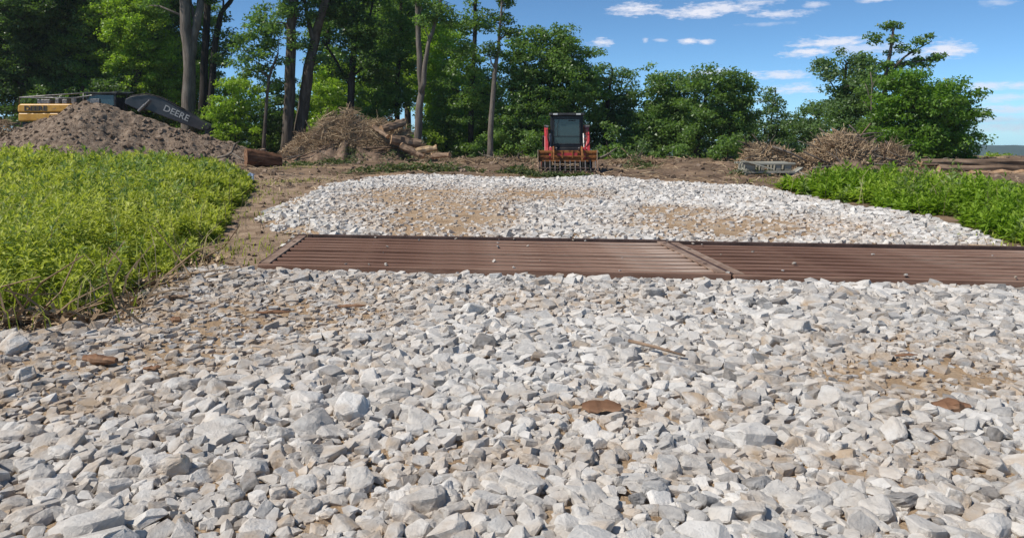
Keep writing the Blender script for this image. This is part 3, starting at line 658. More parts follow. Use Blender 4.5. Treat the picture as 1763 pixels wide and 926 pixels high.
# ------------------------------------------------------------------ soil mound and brush piles
def mound():
    D = 38.0; prof = [(-70, 174), (-20, 163), (0, 160), (30, 150), (60, 138), (85, 126), (105, 121), (122, 121), (140, 126), (165, 135), (200, 146), (235, 156), (270, 166), (300, 175), (335, 186)]
    xs = np.linspace(prof[0][0], prof[-1][0], 300); zs = np.interp(xs, [p[0] for p in prof], [p[1] for p in prof])
    wx = (xs - 600) * D / F; wz = np.clip(EYE - (zs - HZ) * D / F, 0, None)
    t = np.linspace(-1, 1, 90); X = np.repeat(wx[None], 90, 0); T = np.repeat(t[:, None], 300, 1)
    half = .6 + wz * 1.55
    Y = D + T * half[None] + .5 * fbm(X * .3, T, 2, 60)
    prof_t = (1 - np.abs(T) ** 1.25)
    Z = wz[None] * prof_t; k = np.clip(prof_t * wz[None] / .5, 0, 1)
    wp = .8 * fbm(X * .7, Y * .7, 3, 70); Z = Z + k * (.24 * fbm(X * .8 + wp, Y * .5, 4, 61) - .22 * np.abs(fbm(X * 1.3 + wp, Y * .9 + wp, 4, 66)) + .11 * fbm(X * 4.3 + 3 * wp, Y * 3.1, 4, 68, .65)) + .06 * k - .12 * (1 - k) + zg(X, Y) * 0
    V = np.stack([X, Y, Z], -1).reshape(-1, 3) - np.array([(110 - 600) * D / F, D, 0]); i = np.arange(89 * 300).reshape(89, 300)[:, :-1].ravel()
    o = link('dirt_mound', np_mesh('dirt_mound', V, np.stack([i, i + 1, i + 301, i + 300], 1), M_mound, smooth=True), None, ((110 - 600) * D / F, D, 0))
    tag(o, 'long grey-brown mound of loose soil behind the left weeds', 'dirt mound')
    rr = np.random.default_rng(5); n = 2600; a = rr.integers(0, 44, n); b = rr.integers(5, 295, n)
    C = V.reshape(90, 300, 3)[a, b] + np.array([0, 0, .02]); L = .03 + .20 * rr.random(n) ** 6
    Mx = euler_mats(rr.normal(0, .5, n), rr.normal(0, .5, n), rr.uniform(0, 6.28, n)) * (np.stack([L, L * .8, L * .65], 1) * .5)[:, None, :]
    tt = rr.random(n); SV, SF, ST, _ = scatter(P_far, rr.integers(0, 24, n), C, Mx, tt, tt)
    c = link('clod', np_mesh('clod', SV, SF, M_clod, {'tint': ST}), o); c['kind'] = 'stuff'
mound()

def brush_pile(label, D, prof, base_y, n, seed, depth, L=(.5, 1.8), r=(.008, .03), nb=24):
    """prof: photo columns and rows of the pile's outline"""
    rr = np.random.default_rng(seed); xs = [p[0] for p in prof]; cx = (xs[0] + xs[-1]) / 2
    root = thing('brush_pile', ((cx - 600) * D / F, D, 0), label, 'brush pile')
    X0, Y0 = root.location.x, D
    def top(px): return np.clip(EYE - (np.interp(px, xs, [p[1] for p in prof]) - HZ) * D / F, .02, None) * (.86 + .36 * (vnoise(np.asarray(px, float) * .11, 0, seed) - .4))
    # a packed core of soil and roots
    gx = np.linspace(xs[0], xs[-1], 90); t = np.linspace(-1, 1, 40)
    PX = np.repeat(gx[None], 40, 0); T = np.repeat(t[:, None], 90, 1); X = (PX - 600) * D / F - X0
    H = top(PX) * .64; Y = T * depth * (.55 + .45 * np.clip(H / H.max(), 0, 1)); Z = H * (1 - np.abs(T) ** 2.0); Z = Z + np.clip(Z, 0, .5) * .5 * fbm(X * 2.2, Y * 2.2, 4, seed) - .08
    i = np.arange(39 * 90).reshape(39, 90)[:, :-1].ravel()
    link('root_mass', np_mesh('root_mass', np.stack([X, Y, Z], -1).reshape(-1, 3), np.stack([i, i + 1, i + 91, i + 90], 1), M_clodpile, smooth=True), root)
    px = rr.uniform(xs[0], xs[-1], n); tt = rr.uniform(-.97, .25, n); h = top(px) * (1 - np.abs(tt) ** 2.0)
    z = h * rr.uniform(.68, 1.04, n); c = np.stack([(px - 600) * D / F - X0, tt * depth * (.55 + .45 * h / h.max()), z], 1)
    a = 9.0 * vnoise(px * .045, z * 1.3, seed) + rr.normal(0, .55, n); e = rr.normal(.05, .42, n) + .9 * (vnoise(px * .07, z * 1.7, seed + 1) - .5); ll = rr.uniform(*L, n) * np.clip(.35 + h / h.max(), .35, 1)
    d = np.stack([np.cos(a) * np.cos(e), .6 * np.sin(a) * np.cos(e), np.sin(e)], 1) * ll[:, None] * .5
    rad = r[0] + (r[1] - r[0]) * rr.random(n) ** 2.0
    V, Fc, T_ = stick_soup(c - d, c + d, rad, rad * .45, rr.beta(2, 2, n)); V[:, 2] = np.maximum(V[:, 2], -.05)
    tw = link('twigs', np_mesh('twigs', V, Fc, M_twig, {'tint': T_}), root); tw['kind'] = 'stuff'
    for k in range(nb):
        p = rr.uniform(xs[0] + (xs[-1] - xs[0]) * .15, xs[-1] - (xs[-1] - xs[0]) * .15); q = rr.uniform(-.9, .1); hz = float(top(p)) * (1 - q * q) * rr.uniform(.8, 1.02)
        aa = rr.choice([0, math.pi]) + rr.normal(0, .6); ee = rr.normal(.22, .3); ln = rr.uniform(.8, 2.6) * (1 if rr.random() < .8 else 1.4); v = Vector((math.cos(aa) * math.cos(ee), .5 * math.sin(aa), math.sin(ee)))
        c0 = Vector(((p - 600) * D / F - X0, q * depth * .8, hz)); rr0 = rr.uniform(.022, .055)
        bend = Vector((rr.normal(0, .12), rr.normal(0, .1), rr.normal(0, .12)))
        pts = [c0 - v * ln * .5, c0 - v * ln * .1 + bend * .6, c0 + v * ln * .25 + bend, c0 + v * ln * .55]
        for P_ in pts: P_.z = max(P_.z, .03)
        m = MB().tube(pts, [rr0, rr0 * .9, rr0 * .7, rr0 * .35], 6)
        m.tube([pts[2], pts[2] + v * ln * .18 + Vector((rr.normal(0, .15), 0, .22))], [rr0 * .5, rr0 * .15], 5)
        m.build('branch', random.choice([M_wood, M_barkpale, M_bark]), root, smooth=True)
    return root
M_clodpile = mat('root_soil', [(.09, .062, .043), (.20, .138, .095), (.33, .235, .165)], scale=4, detail=9, bump=.06, bscale=12, spec=.1)
brush_pile('tall tangled brown brush and root pile between the big trunks and the loader', 42, [(322, 190), (335, 175), (350, 162), (368, 153), (385, 140), (400, 134), (412, 130), (424, 138), (440, 143), (455, 144), (468, 150), (482, 160), (500, 176), (528, 188)], 188, 12000, 71, 2.0, L=(.4, 1.5), r=(.008, .026), nb=34)
brush_pile('wide brown brush pile with upright sticks in front of the right trees', 31.5, [(928, 202), (938, 188), (950, 178), (960, 168), (972, 158), (985, 157), (1000, 161), (1015, 165), (1028, 168), (1045, 172), (1060, 180), (1066, 196), (1075, 203)], 204, 8500, 72, 1.5, L=(.35, 1.2), nb=34)
brush_pile('low reddish heap of twigs behind the weathered pallet', 31, [(862, 203), (870, 186), (880, 173), (895, 168), (908, 170), (918, 178), (930, 186), (945, 202)], 203, 3200, 73, .9, L=(.3, 1.0), nb=8)
brush_pile('small dark root heap left of the yellow excavator', 40, [(-50, 172), (-30, 140), (-10, 131), (5, 128), (18, 137), (26, 152), (34, 170)], 160, 1100, 74, 1.2, L=(.3, 1.1), nb=8)
brush_pile('low ridge of reddish bark and chips right of the loader', 36, [(700, 196), (715, 190), (735, 187), (752, 182), (770, 189), (790, 195)], 195, 800, 75, .8, L=(.2, .8), nb=5)
brush_pile('low ridge of torn roots and soil left of the loader', 38, [(520, 192), (545, 187), (570, 184), (600, 185), (625, 186), (645, 192)], 192, 800, 76, .8, L=(.2, .8), nb=5)
brush_pile('long low ridge of bark and torn wood between right brush pile and logs', 31, [(1055, 206), (1075, 196), (1100, 194), (1130, 197), (1160, 198), (1200, 200), (1260, 204)], 206, 1100, 77, .7, L=(.2, .8), nb=6)

# ------------------------------------------------------------------ logs, planks, pallet, loose wood
M_palelog = mat('pale_log', [(.20, .13, .075), (.40, .28, .16), (.55, .42, .27)], scale=4, stretch=(.3, 1, 1), bump=.02, bscale=12, spec=.1)
def log(p, q, r, label, bark=M_wood, name='log', cat='log', group=None, taper=.85, n=9):
    p, q = Vector(p), Vector(q); ln = (q - p).length; c = (p + q) / 2
    m = MB(); k = 7; pts = [Vector((-ln / 2 + ln * i / k, random.gauss(0, r * .06), random.gauss(0, r * .06))) for i in range(k + 1)]
    r *= .76; m.tube(pts, [r * (1 + (taper - 1) * i / k) * random.uniform(.86, 1.12) for i in range(k + 1)], n, caps=False, rough=.22)
    o = m.build(name, bark, None, c)
    o.rotation_euler = (q - p).to_track_quat('X', 'Z').to_euler()
    for s, rr_ in ((0, r), (-1, r * taper)):
        e = MB(); x = pts[s].x + (-.004 if s == 0 else .004); ring = [(x, pts[s].y + math.cos(a) * rr_ * .97, pts[s].z + math.sin(a) * rr_ * .97) for a in [2 * math.pi * i / n for i in range(n)]]
        ring2 = [((x + (.06 if s == 0 else -.06)), y, z) for _, y, z in ring]
        e.poly(ring + ring2, [tuple(range(n)), tuple(range(n, 2 * n))] + [(i, (i + 1) % n, n + (i + 1) % n, n + i) for i in range(n)]).build('cut_end', M_cut, o)
    return tag(o, label, cat, group)
g1 = 'logs at the right end of the left brush pile'
log(at(447, 152, 40.5), at(474, 143, 41.5), .30, 'log jutting from the top of the left brush pile', group=g1)
log(at(458, 163, 40), at(493, 168, 40.5), .33, 'thick log sloping down the right flank of the left brush pile', group=g1)
log(at(470, 170, 39.5), at(496, 183, 39.2), .22, 'thin log leaning on the lower right flank of left brush pile', group=g1)
log(at(482, 178, 39.4), at(512, 173, 39.4), .24, 'pale sawn log at the foot of the left brush pile', M_palelog, group=g1)
log(at(507, 182, 39.2), at(527, 181, 38.6), .22, 'short log, last one right of the left brush pile', group=g1)
log(at(438, 148, 41), at(455, 160, 40), .17, 'slim log near the middle of the left brush pile', group=g1)
g2 = 'felled logs at the right edge'
log(at(1078, 191, 30.4), at(1330, 188, 30.8), .20, 'long topmost felled log at the right edge', group=g2, taper=.8)
log(at(1100, 198, 29.6), at(1340, 196, 30), .19, 'long felled log under the topmost one at the right edge', group=g2)
log(at(1138, 203, 28.4), at(1222, 203, 28.6), .17, 'short orange debarked log below the long felled logs, right edge', M_cut, group=g2)
log(at(1050, 187, 34), at(1012, 180, 33), .30, 'stout log on the right flank of the right brush pile')
log(at(1230, 190, 33), at(1400, 187, 34), .24, 'felled log lying beyond the right weeds', group=g2)

def free_branch(name, paths, mtl, label, cat='branch'):
    p0 = Vector(paths[0][0][0]); m = MB()
    for pts, rad in paths: m.tube([Vector(p) - p0 for p in pts], rad, 7)
    return tag(m.build(name, mtl, None, p0, smooth=True), label, cat)
free_branch('branch', [([at(252, 185, 33), at(266, 182, 33), at(272, 178, 33), at(275, 169, 33), at(281, 165, 33)], [.06, .055, .05, .045, .02]), ([at(272, 179, 33), at(283, 186, 32.6), at(291, 190, 32)], [.04, .035, .02])], M_barkpale, 'forked pale branch lying on the toe of the dirt mound')
free_branch('branch', [([at(700, 186, 33), at(713, 180, 33), at(724, 172, 33)], [.045, .04, .02]), ([at(712, 181, 33), at(720, 180, 33.2)], [.025, .01])], M_barkpale, 'pale branch sticking out right of the loader')
for i, (a, b, r, d) in enumerate([((905, 171), (947, 189), .05, 30.5), ((960, 150), (975, 165), .03, 32), ((995, 146), (1008, 160), .03, 32), ((1002, 159), (1035, 155), .035, 32), ((1018, 168), (1034, 157), .03, 32), ((1050, 174), (1072, 169), .03, 33), ((1100, 189), (1113, 184), .03, 34)]):
    mid = [(a[0] + b[0]) / 2, (a[1] + b[1]) / 2 - 1.2]
    free_branch('branch', [([at(*a, d), at(*mid, d), at(*b, d)], [r, r * .9, r * .4])], M_barkpale,
                ['pale bare pole leaning from the twig heap behind the pallet', 'thin stick pointing up left on top of the right brush pile', 'thin stick above the middle of the right brush pile', 'level stick across the top of the right brush pile',
                 'stick rising to the right on the right brush pile', 'thin stick on the right end of the right brush pile', 'short thin stick standing over the felled logs'][i])
sl = gp(309, 198)
def split_log():
    o = thing('split_log', (sl[0], sl[1], 0), 'thick split reddish log lying on bare soil at the toe of the mound', 'log', rz=math.radians(30))
    n = 11; m = MB(); sec = [(.42 * math.cos(2 * math.pi * k / n) * random.uniform(.82, 1.1), .42 * math.sin(2 * math.pi * k / n) * random.uniform(.8, 1.1)) for k in range(n)]
    vs = []; st = 9
    for i in range(st):
        t = i / (st - 1); sc_ = 1.02 - .34 * t ** 2
        vs += [(-.72 + 1.44 * t, y * sc_ * random.uniform(.93, 1.06), .50 - .20 * t + z * sc_ * random.uniform(.92, 1.06)) for y, z in sec]
    m.poly(vs, [(i * n + k, i * n + (k + 1) % n, (i + 1) * n + (k + 1) % n, (i + 1) * n + k) for i in range(st - 1) for k in range(n)]); m.build('trunk', M_splitdark, o)
    for r0, x in ((0, -.005), ((st - 1) * n, .005)):
        ring = [(p[0] + x, p[1], p[2]) for p in vs[r0:r0 + n]]; cx = sum(p[1] for p in ring) / n; cz = sum(p[2] for p in ring) / n
        MB().poly(ring + [(ring[0][0] + x * random.uniform(3, 8), cx, cz)], [(k, (k + 1) % n, n) for k in range(n)]).build('cut_end', M_redwood, o)
M_splitdark = mat('split_dark_wood', [(.055, .028, .016), (.125, .062, .035), (.24, .13, .075)], scale=4, stretch=(.3, 1, 1), bump=.05, bscale=10, spec=.1)
split_log()
def pallet():
    o = thing('wooden_pallet', (*gp(896, 206), 0), 'weathered grey wooden pallet before the low twig heap', 'pallet', rz=math.radians(3))
    b = MB().box((0, 0, 0), (1.86, .12, .075)).build('board', M_greywood, o, (0, -.38, .165), bevel=.01)
    for z, y in ((.47, .45), (.47, .18), (.465, -.12), (.46, -.40), (.165, .05), (.165, .40)):
        c = link('board', b.data, o, (random.gauss(0, .02), y, z)); c.rotation_euler = (0, random.gauss(0, .012), random.gauss(0, .014)); mod = c.modifiers.new('bevel', 'BEVEL'); mod.width = .01
    for x, w in ((-.66, .30), (-.22, .10), (.34, .16), (.68, .24)): MB().box((0, 0, 0), (w, .86, .22)).build('block', M_greywood, o, (x, 0, .315), bevel=.01)
    for x in (-.7, 0, .7): MB().box((0, 0, 0), (.16, .8, .12)).build('foot', M_greywood, o, (x, .02, .06), bevel=.01)
    return o
pallet()
def plank(p, q, w, label, t=.04, mtl=M_greywood):
    p, q = Vector(p), Vector(q); o = MB().box((0, 0, 0), ((q - p).length, w, t)).build('plank', mtl, None, (p + q) / 2, bevel=.006)
    o.rotation_euler = (q - p).to_track_quat('X', 'Z').to_euler(); return tag(o, label, 'plank', 'grey planks by the pallet')
plank(at(868, 187, 26.85), at(906, 198, 26.75), .12, 'grey plank lying slantwise over the front of the pallet')
plank(at(925, 205, 27.3), at(938, 196, 28), .2, 'grey plank tilted up beside the right end of the pallet')
plank(at(930, 199, 27.8), at(950, 206.5, 27.6), .22, 'pale grey plank sliding down right of the pallet')
def chunk(px, py, ln, label, mtl=M_redwood, w=.3, h=.3, rz=0, name='wood_chunk'):
    x, y = gp(px, py); L = ln * y / F; z = float(zg(x, y)) + .10
    m = MB(); k = 6; m.tube([(-L / 2 + L * i / k, random.gauss(0, L * .02), random.gauss(0, L * .015)) for i in range(k + 1)], [L * w * .5 * (.35 + .65 * math.sin(math.pi * (i + .5) / (k + 1))) * random.uniform(.7, 1.2) for i in range(k + 1)], 9, rough=.32)
    o = m.build(name, mtl, None, (x, y, z)); o.rotation_euler = (random.gauss(0, .2), random.gauss(0, .06), rz); o.scale = (1, 1, h / w)
    return tag(o, label, 'wood chunk', 'brown wood chunks on the gravel')
chunk(320, 378, 38, 'long thin brown bark piece on gravel before the left end of the grate', w=.16, h=.10, rz=.1)
chunk(412, 369, 34, 'flat orange-brown bark piece on gravel above the big pale stone', w=.2, h=.12, rz=-.15)
chunk(117, 441, 46, 'dark brown broken branch piece among the stones at lower left', w=.26, h=.24, rz=-.25)
chunk(203, 362, 34, 'tan wood piece on stones at the front corner of the left weeds', mtl=M_wood, w=.26, h=.16, rz=.2)
chunk(705, 497, 46, 'flat brown bark patch on gravel at the bottom middle', w=.4, h=.12, rz=.1)
chunk(1114, 496, 40, 'rounded brown wood chunk on gravel at the bottom right', w=.55, h=.4, rz=-.15)
chunk(1062, 432, 26, 'small flat orange bark sliver on gravel at right', w=.3, h=.1)
chunk(178, 450, 20, 'small brown wood bit right of the dark branch piece', w=.5, h=.3)
chunk(206, 391, 12, 'tiny orange wood bit on stones at left', w=.7, h=.6)
chunk(600, 324, 26, 'orange bark sliver on gravel below the grate', w=.25, h=.14)
x, y = gp(768, 427)
free_branch('stick', [([(x - .16, y + .12, .13), (x, y, .12), (x + .17, y - .13, .10)], [.012, .011, .007])], M_wood, 'thin brown stick lying on gravel in the foreground', 'stick')
x, y = gp(293, 213)
def rag():
    m = MB(); n = 6; g = [[(-.16 + .32 * i / n + random.gauss(0, .02), random.gauss(0, .03) + .05 * j / n, .04 + .36 * j / n * (1 - .5 * abs(i / n - .4)) + random.gauss(0, .015)) for i in range(n + 1)] for j in range(n + 1)]
    vs = [p for r in g for p in r]; m.poly(vs, [(j * 7 + i, j * 7 + i + 1, (j + 1) * 7 + i + 1, (j + 1) * 7 + i) for j in range(n) for i in range(n)])
    o = m.build('plastic_scrap', M_bluecloth, None, (x, y, float(zg(x, y))), smooth=True); o.scale = (.8,) * 3; sd = o.modifiers.new('thickness', 'SOLIDIFY'); sd.thickness = .006
    tag(o, 'crumpled pale blue plastic scrap at the far corner of the left weeds', 'plastic scrap')
rag()

# ------------------------------------------------------------------ red track loader
def loader():
    X, Y = gp(666, 202.5)
    o = thing('track_loader', (X, Y + .2, 0), 'red compact track loader with dark cab and rusty grapple rake, facing the camera', 'loader', rz=math.radians(-2))
    # chassis
    m = MB(); m.prism([(1.0, .32), (1.0, .95), (1.35, 1.02), (3.3, 1.25), (3.45, 1.1), (3.45, .4), (3.2, .32)], -.55, .55, 'x'); m.build('chassis', M_black, o, bevel=.03)
    m = MB(); m.prism([(2.55, 1.05), (2.6, 1.75), (3.4, 1.6), (3.5, 1.05)], -.62, .62, 'x'); m.build('engine_hood', M_red, o, bevel=.05)
    # cab: posts, cross bars, side panels, roof
    c = MB()
    for s in (-1, 1):
        c.prism([(1.05, .98), (1.12, 2.22), (1.24, 2.22), (1.20, .98)], s * .60 - .045, s * .60 + .045, 'x')
        c.prism([(2.45, .98), (2.35, 2.22), (2.47, 2.22), (2.57, .98)], s * .60 - .045, s * .60 + .045, 'x')
        c.box((s * .60, 1.79, 1.06), (.08, 1.24, .12)); c.box((s * .60, 1.79, 2.16), (.08, 1.14, .10))
    c.box((0, 1.12, 2.17), (1.11, .10, .10)); c.box((0, 1.10, 1.02), (1.11, .10, .10)); c.box((0, 2.5, 1.5), (1.11, .06, 1.3))
    c.build('cab_frame', M_black, o, bevel=.012)
    MB().prism([(.92, 2.24), (.96, 2.33), (2.5, 2.36), (2.6, 2.24)], -.70, .70, 'x').build('roof', M_black, o, bevel=.025)
    d = MB().box((0, 1.075, 1.60), (1.08, .02, 1.06)).build('door', M_glass, o)
    f = MB(); f.box((-.52, 1.05, 1.60), (.05, .03, 1.05)); f.box((.52, 1.05, 1.60), (.05, .03, 1.05)); f.box((0, 1.05, 2.10), (.99, .03, .05)); f.box((0, 1.05, 1.09), (.99, .03, .05)); f.box((0, 1.055, 1.40), (.99, .02, .03)); f.build('door_frame', M_black, d, bevel=.006)
    w = MB(); w.tube([(-.33, 1.045, 2.05), (-.40, 1.04, 1.72), (-.36, 1.04, 1.42)], .012, 6); w.box((.20, 1.04, 2.03), (.28, .04, .035)); w.build('wiper', M_black, d)
    MB().box((0, 1.9, 1.28), (.52, .5, .14)).build('seat', M_rubber, o, bevel=.04)
    MB().box((0, 2.15, 1.62), (.5, .14, .62)).build('seat_back', M_rubber, o, bevel=.05)
    for s in (-1, 1):
        MB().tube([(s * .33, 1.55, 1.1), (s * .33, 1.5, 1.42), (s * .33, 1.49, 1.5)], [.018, .018, .03], 8).build('control_lever', M_black, o)
        MB().box((s * .46, .93, 2.275), (.18, .05, .065)).build('headlight', M_lens, o, bevel=.012)
        # loader arm: upright at the rear, down past the cab to the rake
        a = MB(); a.prism([(2.75, 1.55), (2.8, 1.86), (2.35, 1.84), (1.35, 1.72), (.95, 1.40), (.62, .78), (.50, .55), (.72, .48), (.92, .80), (1.22, 1.28), (1.55, 1.48), (2.4, 1.58)], s * .82 - .075, s * .82 + .075, 'x')
        arm = a.build('loader_arm', M_red, o, bevel=.02)
        MB().prism([(.46, .52), (.52, .98), (.80, .98), (.94, .60), (.78, .48)], s * .66 - .06, s * .66 + .06, 'x').build('arm_knuckle', M_red, arm, bevel=.02)
        MB().prism([(1.0, .80), (1.05, 1.32), (1.42, 1.40), (1.46, .80)], s * .725 - .055, s * .725 + .055, 'x').build('fender', M_red, o, bevel=.03)
        h = MB(); h.tube([(s * .82, 2.2, 1.0), (s * .82, 1.25, 1.40)], .05, 10); h.build('lift_cylinder', M_black, o, (s * .115, 0, 0), smooth=False)
        h = MB(); h.tube([(s * .66, .98, 1.50), (s * .66, .78, 1.12)], .045, 10).tube([(s * .66, .78, 1.12), (s * .66, .64, .86)], .025, 10); h.build('tilt_cylinder', M_steel, o)
        h = MB()
        for k in range(2): h.tube([(s * .70, 1.02, 1.62), (s * (.76 + .05 * k), .86, 1.66), (s * (.73 + .04 * k), .74, 1.30), (s * .68, .70, 1.02)], .016, 6)
        h.build('hose', M_rubber, o, smooth=True)
        b = MB(); b.tube([(s * .74, 1.0, 1.78), (s * .90, 1.0, 1.80)], .055, 10); b.build('pivot_pin', M_steel, arm)
        # crawler track with lugs
        t = MB(); t.prism([(.98, .12), (1.25, .01), (3.1, .01), (3.45, .2), (3.5, .45), (3.25, .68), (1.2, .62), (.95, .40)], s * .80 - .20, s * .80 + .20, 'x')
        tr = t.build('track', M_rubber, o, bevel=.03); lg = MB()
        for k in range(8): lg.box((s * .80, .99 + (k % 4) * .012, .10 + k * .07), (.36, .06, .03))
        for k in range(14): lg.box((s * .80, 1.3 + k * .14, .655), (.36, .04, .05))
        lg.build('lug', M_rubber, tr)
        wl = MB(); wl.tube([(s * 1.005, 1.35, .34), (s * 1.02, 1.35, .34)], .2, 14).tube([(s * 1.005, 3.1, .38), (s * 1.02, 3.1, .38)], .22, 14); wl.build('wheel', M_red, tr)
    # grapple rake
    r = MB(); r.box((0, .52, .80), (2.30, .10, .10)); r.box((0, .53, .60), (2.26, .04, .30)); r.box((0, .46, .62), (2.30, .05, .05)); r.box((0, .50, .44), (2.30, .10, .06))
    rake = r.build('grapple_rake', M_orange, o, bevel=.01)
    for x_ in (-.62, -.2, .2, .62): MB().box((x_, .46, .70), (.05, .06, .30)).build('rib', M_orange, rake, bevel=.006)
    p = MB().box((0, .47, .70), (.78, .03, .11)).build('mount_plate', M_red, rake, bevel=.006)
    tine = None
    prof = [(.52, .44), (.46, .30), (.30, .12), (-.02, .04), (-.04, .075), (.24, .20), (.36, .34), (.42, .46)]
    for k in range(12):
        x_ = -1.08 + k * 2.16 / 11
        if tine is None: tine = MB().prism(prof, -.016, .016, 'x').build('tine', M_steel, rake, (x_, 0, 0), bevel=.004)
        else: link('tine', tine.data, rake, (x_, random.gauss(0, .006), 0))
    cb = MB(); cb.tube([(-1.12, .22, .165), (1.12, .22, .165)], .028, 8).tube([(-1.12, .02, .06), (1.12, .02, .06)], .02, 8); cb.build('cross_bar', M_rustdark, rake)
    for s in (-1, 1):
        MB().prism([(.56, .88), (.42, .88), (.34, .46), (-.06, .12), (-.06, .03), (.30, .03), (.56, .40)], s * 1.155 - .015, s * 1.155 + .015, 'x').build('side_plate', M_rustplate, rake, bevel=.004)
    for x_ in (-.55, .55):
        g = MB(); g.prism([(.62, .92), (.40, 1.02), (.10, .82), (-.02, .50), (.03, .49), (.18, .74), (.42, .88), (.60, .84)], x_ - .03, x_ + .03, 'x'); g.build('grapple_claw', M_orange, rake, bevel=.01)
        g = MB(); g.tube([(x_ * .8, .62, .72), (x_ * .8, .38, .96)], .03, 8); g.build('grapple_cylinder', M_steel, rake)
loader()

# ------------------------------------------------------------------ excavator
def lettering(txt, size, mtl, parent, M, bold=.012):
    cu = bpy.data.curves.new('lettering', 'FONT'); cu.body = txt; cu.size = size; cu.extrude = .012; cu.offset = bold * .4; cu.align_x = 'CENTER'; cu.align_y = 'CENTER'; cu.materials.append(mtl)
    tmp = bpy.data.objects.new('lettering', cu); COL.objects.link(tmp); dg = bpy.context.evaluated_depsgraph_get(); dg.update()
    me = bpy.data.meshes.new_from_object(tmp.evaluated_get(dg)); bpy.data.objects.remove(tmp)
    o = link('lettering', me, parent); o.matrix_local = M; return o
def excavator():
    D = 44.0; s = D / F
    X = lambda p: (p - 75) * s
    Z = lambda q: EYE - (q - HZ) * s
    o = thing('excavator', ((75 - 600) * s, D, 0), 'yellow and black excavator half hidden behind the dirt mound', 'excavator')
    b = MB(); b.prism([(X(23.5), Z(142)), (X(23.5), Z(132)), (X(86), Z(132)), (X(90), Z(142))], -.2, 2.2, 'y'); b.build('counterweight', M_yellow, o, bevel=.09, seg=4)
    b = MB(); b.prism([(X(23), Z(131.4)), (X(23), Z(123.5)), (X(26), Z(121.5)), (X(86), Z(121.5)), (X(92), Z(131.4))], -.22, 2.25, 'y'); hood = b.build('engine_cover', M_yellow, o, bevel=.10, seg=4)
    lettering('DEERE', .40, M_ink, hood, Matrix.Translation((X(44.5), -.235, Z(127))) @ Matrix.Rotation(math.pi / 2, 4, 'X') @ Matrix.Scale(1.15, 4, (1, 0, 0)))
    lettering('210G', .26, M_ink, hood, Matrix.Translation((X(74), -.235, Z(127))) @ Matrix.Rotation(math.pi / 2, 4, 'X')) if False else None
    MB().box((X(60), 1.0, Z(147)), (3.2, 2.2, .4)).build('deck', M_black, o, bevel=.03)
    k = MB()
    for px, w, h in ((44, .75, .30), (60, .25, .34), (69, .30, .30), (80, .30, .42)): k.box((X(px), .9, Z(121.5) + h / 2), (w, .7, h))
    k.build('engine_parts', M_steel, o, bevel=.04)
    MB().tube([(X(58), 1.2, Z(121)), (X(58), 1.2, Z(112))], .07, 10).build('exhaust_pipe', M_black, o)
    # guard rails: near rail, far rail, rising rail to the cab roof
    g = MB(); r = .035
    g.tube([(X(24), -.1, Z(122)), (X(24), -.1, Z(114)), (X(89), -.1, Z(114.5)), (X(89), -.1, Z(122))], r, 8)
    g.tube([(X(24), -.1, Z(114)), (X(70), 2.0, Z(107)), (X(136), 2.0, Z(106))], r, 8); g.tube([(X(89), -.1, Z(114.5)), (X(136), .6, Z(105.7))], r, 8)
    g.tube([(X(75), 2.0, Z(107)), (X(75), 2.0, Z(121))], r, 8); g.tube([(X(108), .3, Z(111)), (X(108), .3, Z(124))], r, 8)
    g.build('guard_rail', M_steel, o, smooth=True)
    c = MB()
    for a, y in ((100, .2), (133, .2), (100, 1.5), (133, 1.5)): c.box((X(a), y, (Z(109) + Z(150)) / 2), (.09, .09, Z(109) - Z(150)))
    c.box((X(116.5), .85, Z(108.5)), (X(136) - X(97), 1.5, .10)); c.box((X(116.5), .2, Z(132)), (X(131) - X(102), .06, .9)); c.box((X(116.5), 1.5, Z(130)), (X(131) - X(102), .05, 1.7))
    c.build('cab', M_black, o, bevel=.02)
    MB().box((X(116.5), .22, Z(118)), (X(131) - X(102), .03, .7)).build('window', M_glass, o)
    MB().box((X(108), .14, Z(118)), (.7, .06, .26)).build('toolbox', M_bluecloth if False else M_steel, o, bevel=.02)
    # boom
    bo = [(143, 121), (144, 115.5), (150, 112.5), (158, 110.5), (170, 110.2), (180, 111.5), (195, 119), (215, 130), (244, 147), (243, 151.5), (233, 152.5), (215, 146), (192, 137.5), (170, 128.5), (160, 128.5), (150, 124.5)]
    m = MB().prism([(X(a), Z(b_)) for a, b_ in bo], .25, .85, 'y'); boom = m.build('boom', M_boom, o, bevel=.05)
    ang = math.atan2(-(137.5 - 127.0), (215 - 192))
    lettering('DEERE', .50, M_white, boom, Matrix.Translation((X(204.5), .236, Z(132.5))) @ Matrix.Rotation(math.pi / 2, 4, 'X') @ Matrix.Rotation(ang, 4, 'Z') @ Matrix.Scale(1.12, 4, (1, 0, 0)), .016)
    h = MB(); h.tube([(X(161), .14, Z(130)), (X(169), .14, Z(122))], .09, 10).tube([(X(168), .14, Z(123)), (X(174), .14, Z(117))], .055, 10); h.build('hydraulic_cylinder', M_steel, boom)
    h = MB(); h.tube([(X(150), .2, Z(112)), (X(170), .2, Z(109)), (X(190), .2, Z(114.5)), (X(215), .2, Z(128))], .035, 6); h.build('hose', M_rubber, boom, smooth=True)
    a = MB(); a.prism([(X(238), Z(143)), (X(247), Z(147)), (X(243), Z(172)), (X(236), Z(172))], .33, .77, 'y'); a.build('stick_arm', M_boom, o, bevel=.04)
    for y in (-.4, 2.0):
        t = MB(); t.prism([(X(20), .25), (X(30), .02), (X(130), .02), (X(140), .3), (X(135), .8), (X(25), .8)], y - .3, y + .3, 'y'); t.build('track', M_rubber, o, bevel=.08)
    MB().tube([(X(80), .9, .6), (X(80), .9, 1.7)], [1.0, .9], 16).build('turntable', M_black, o)
excavator()

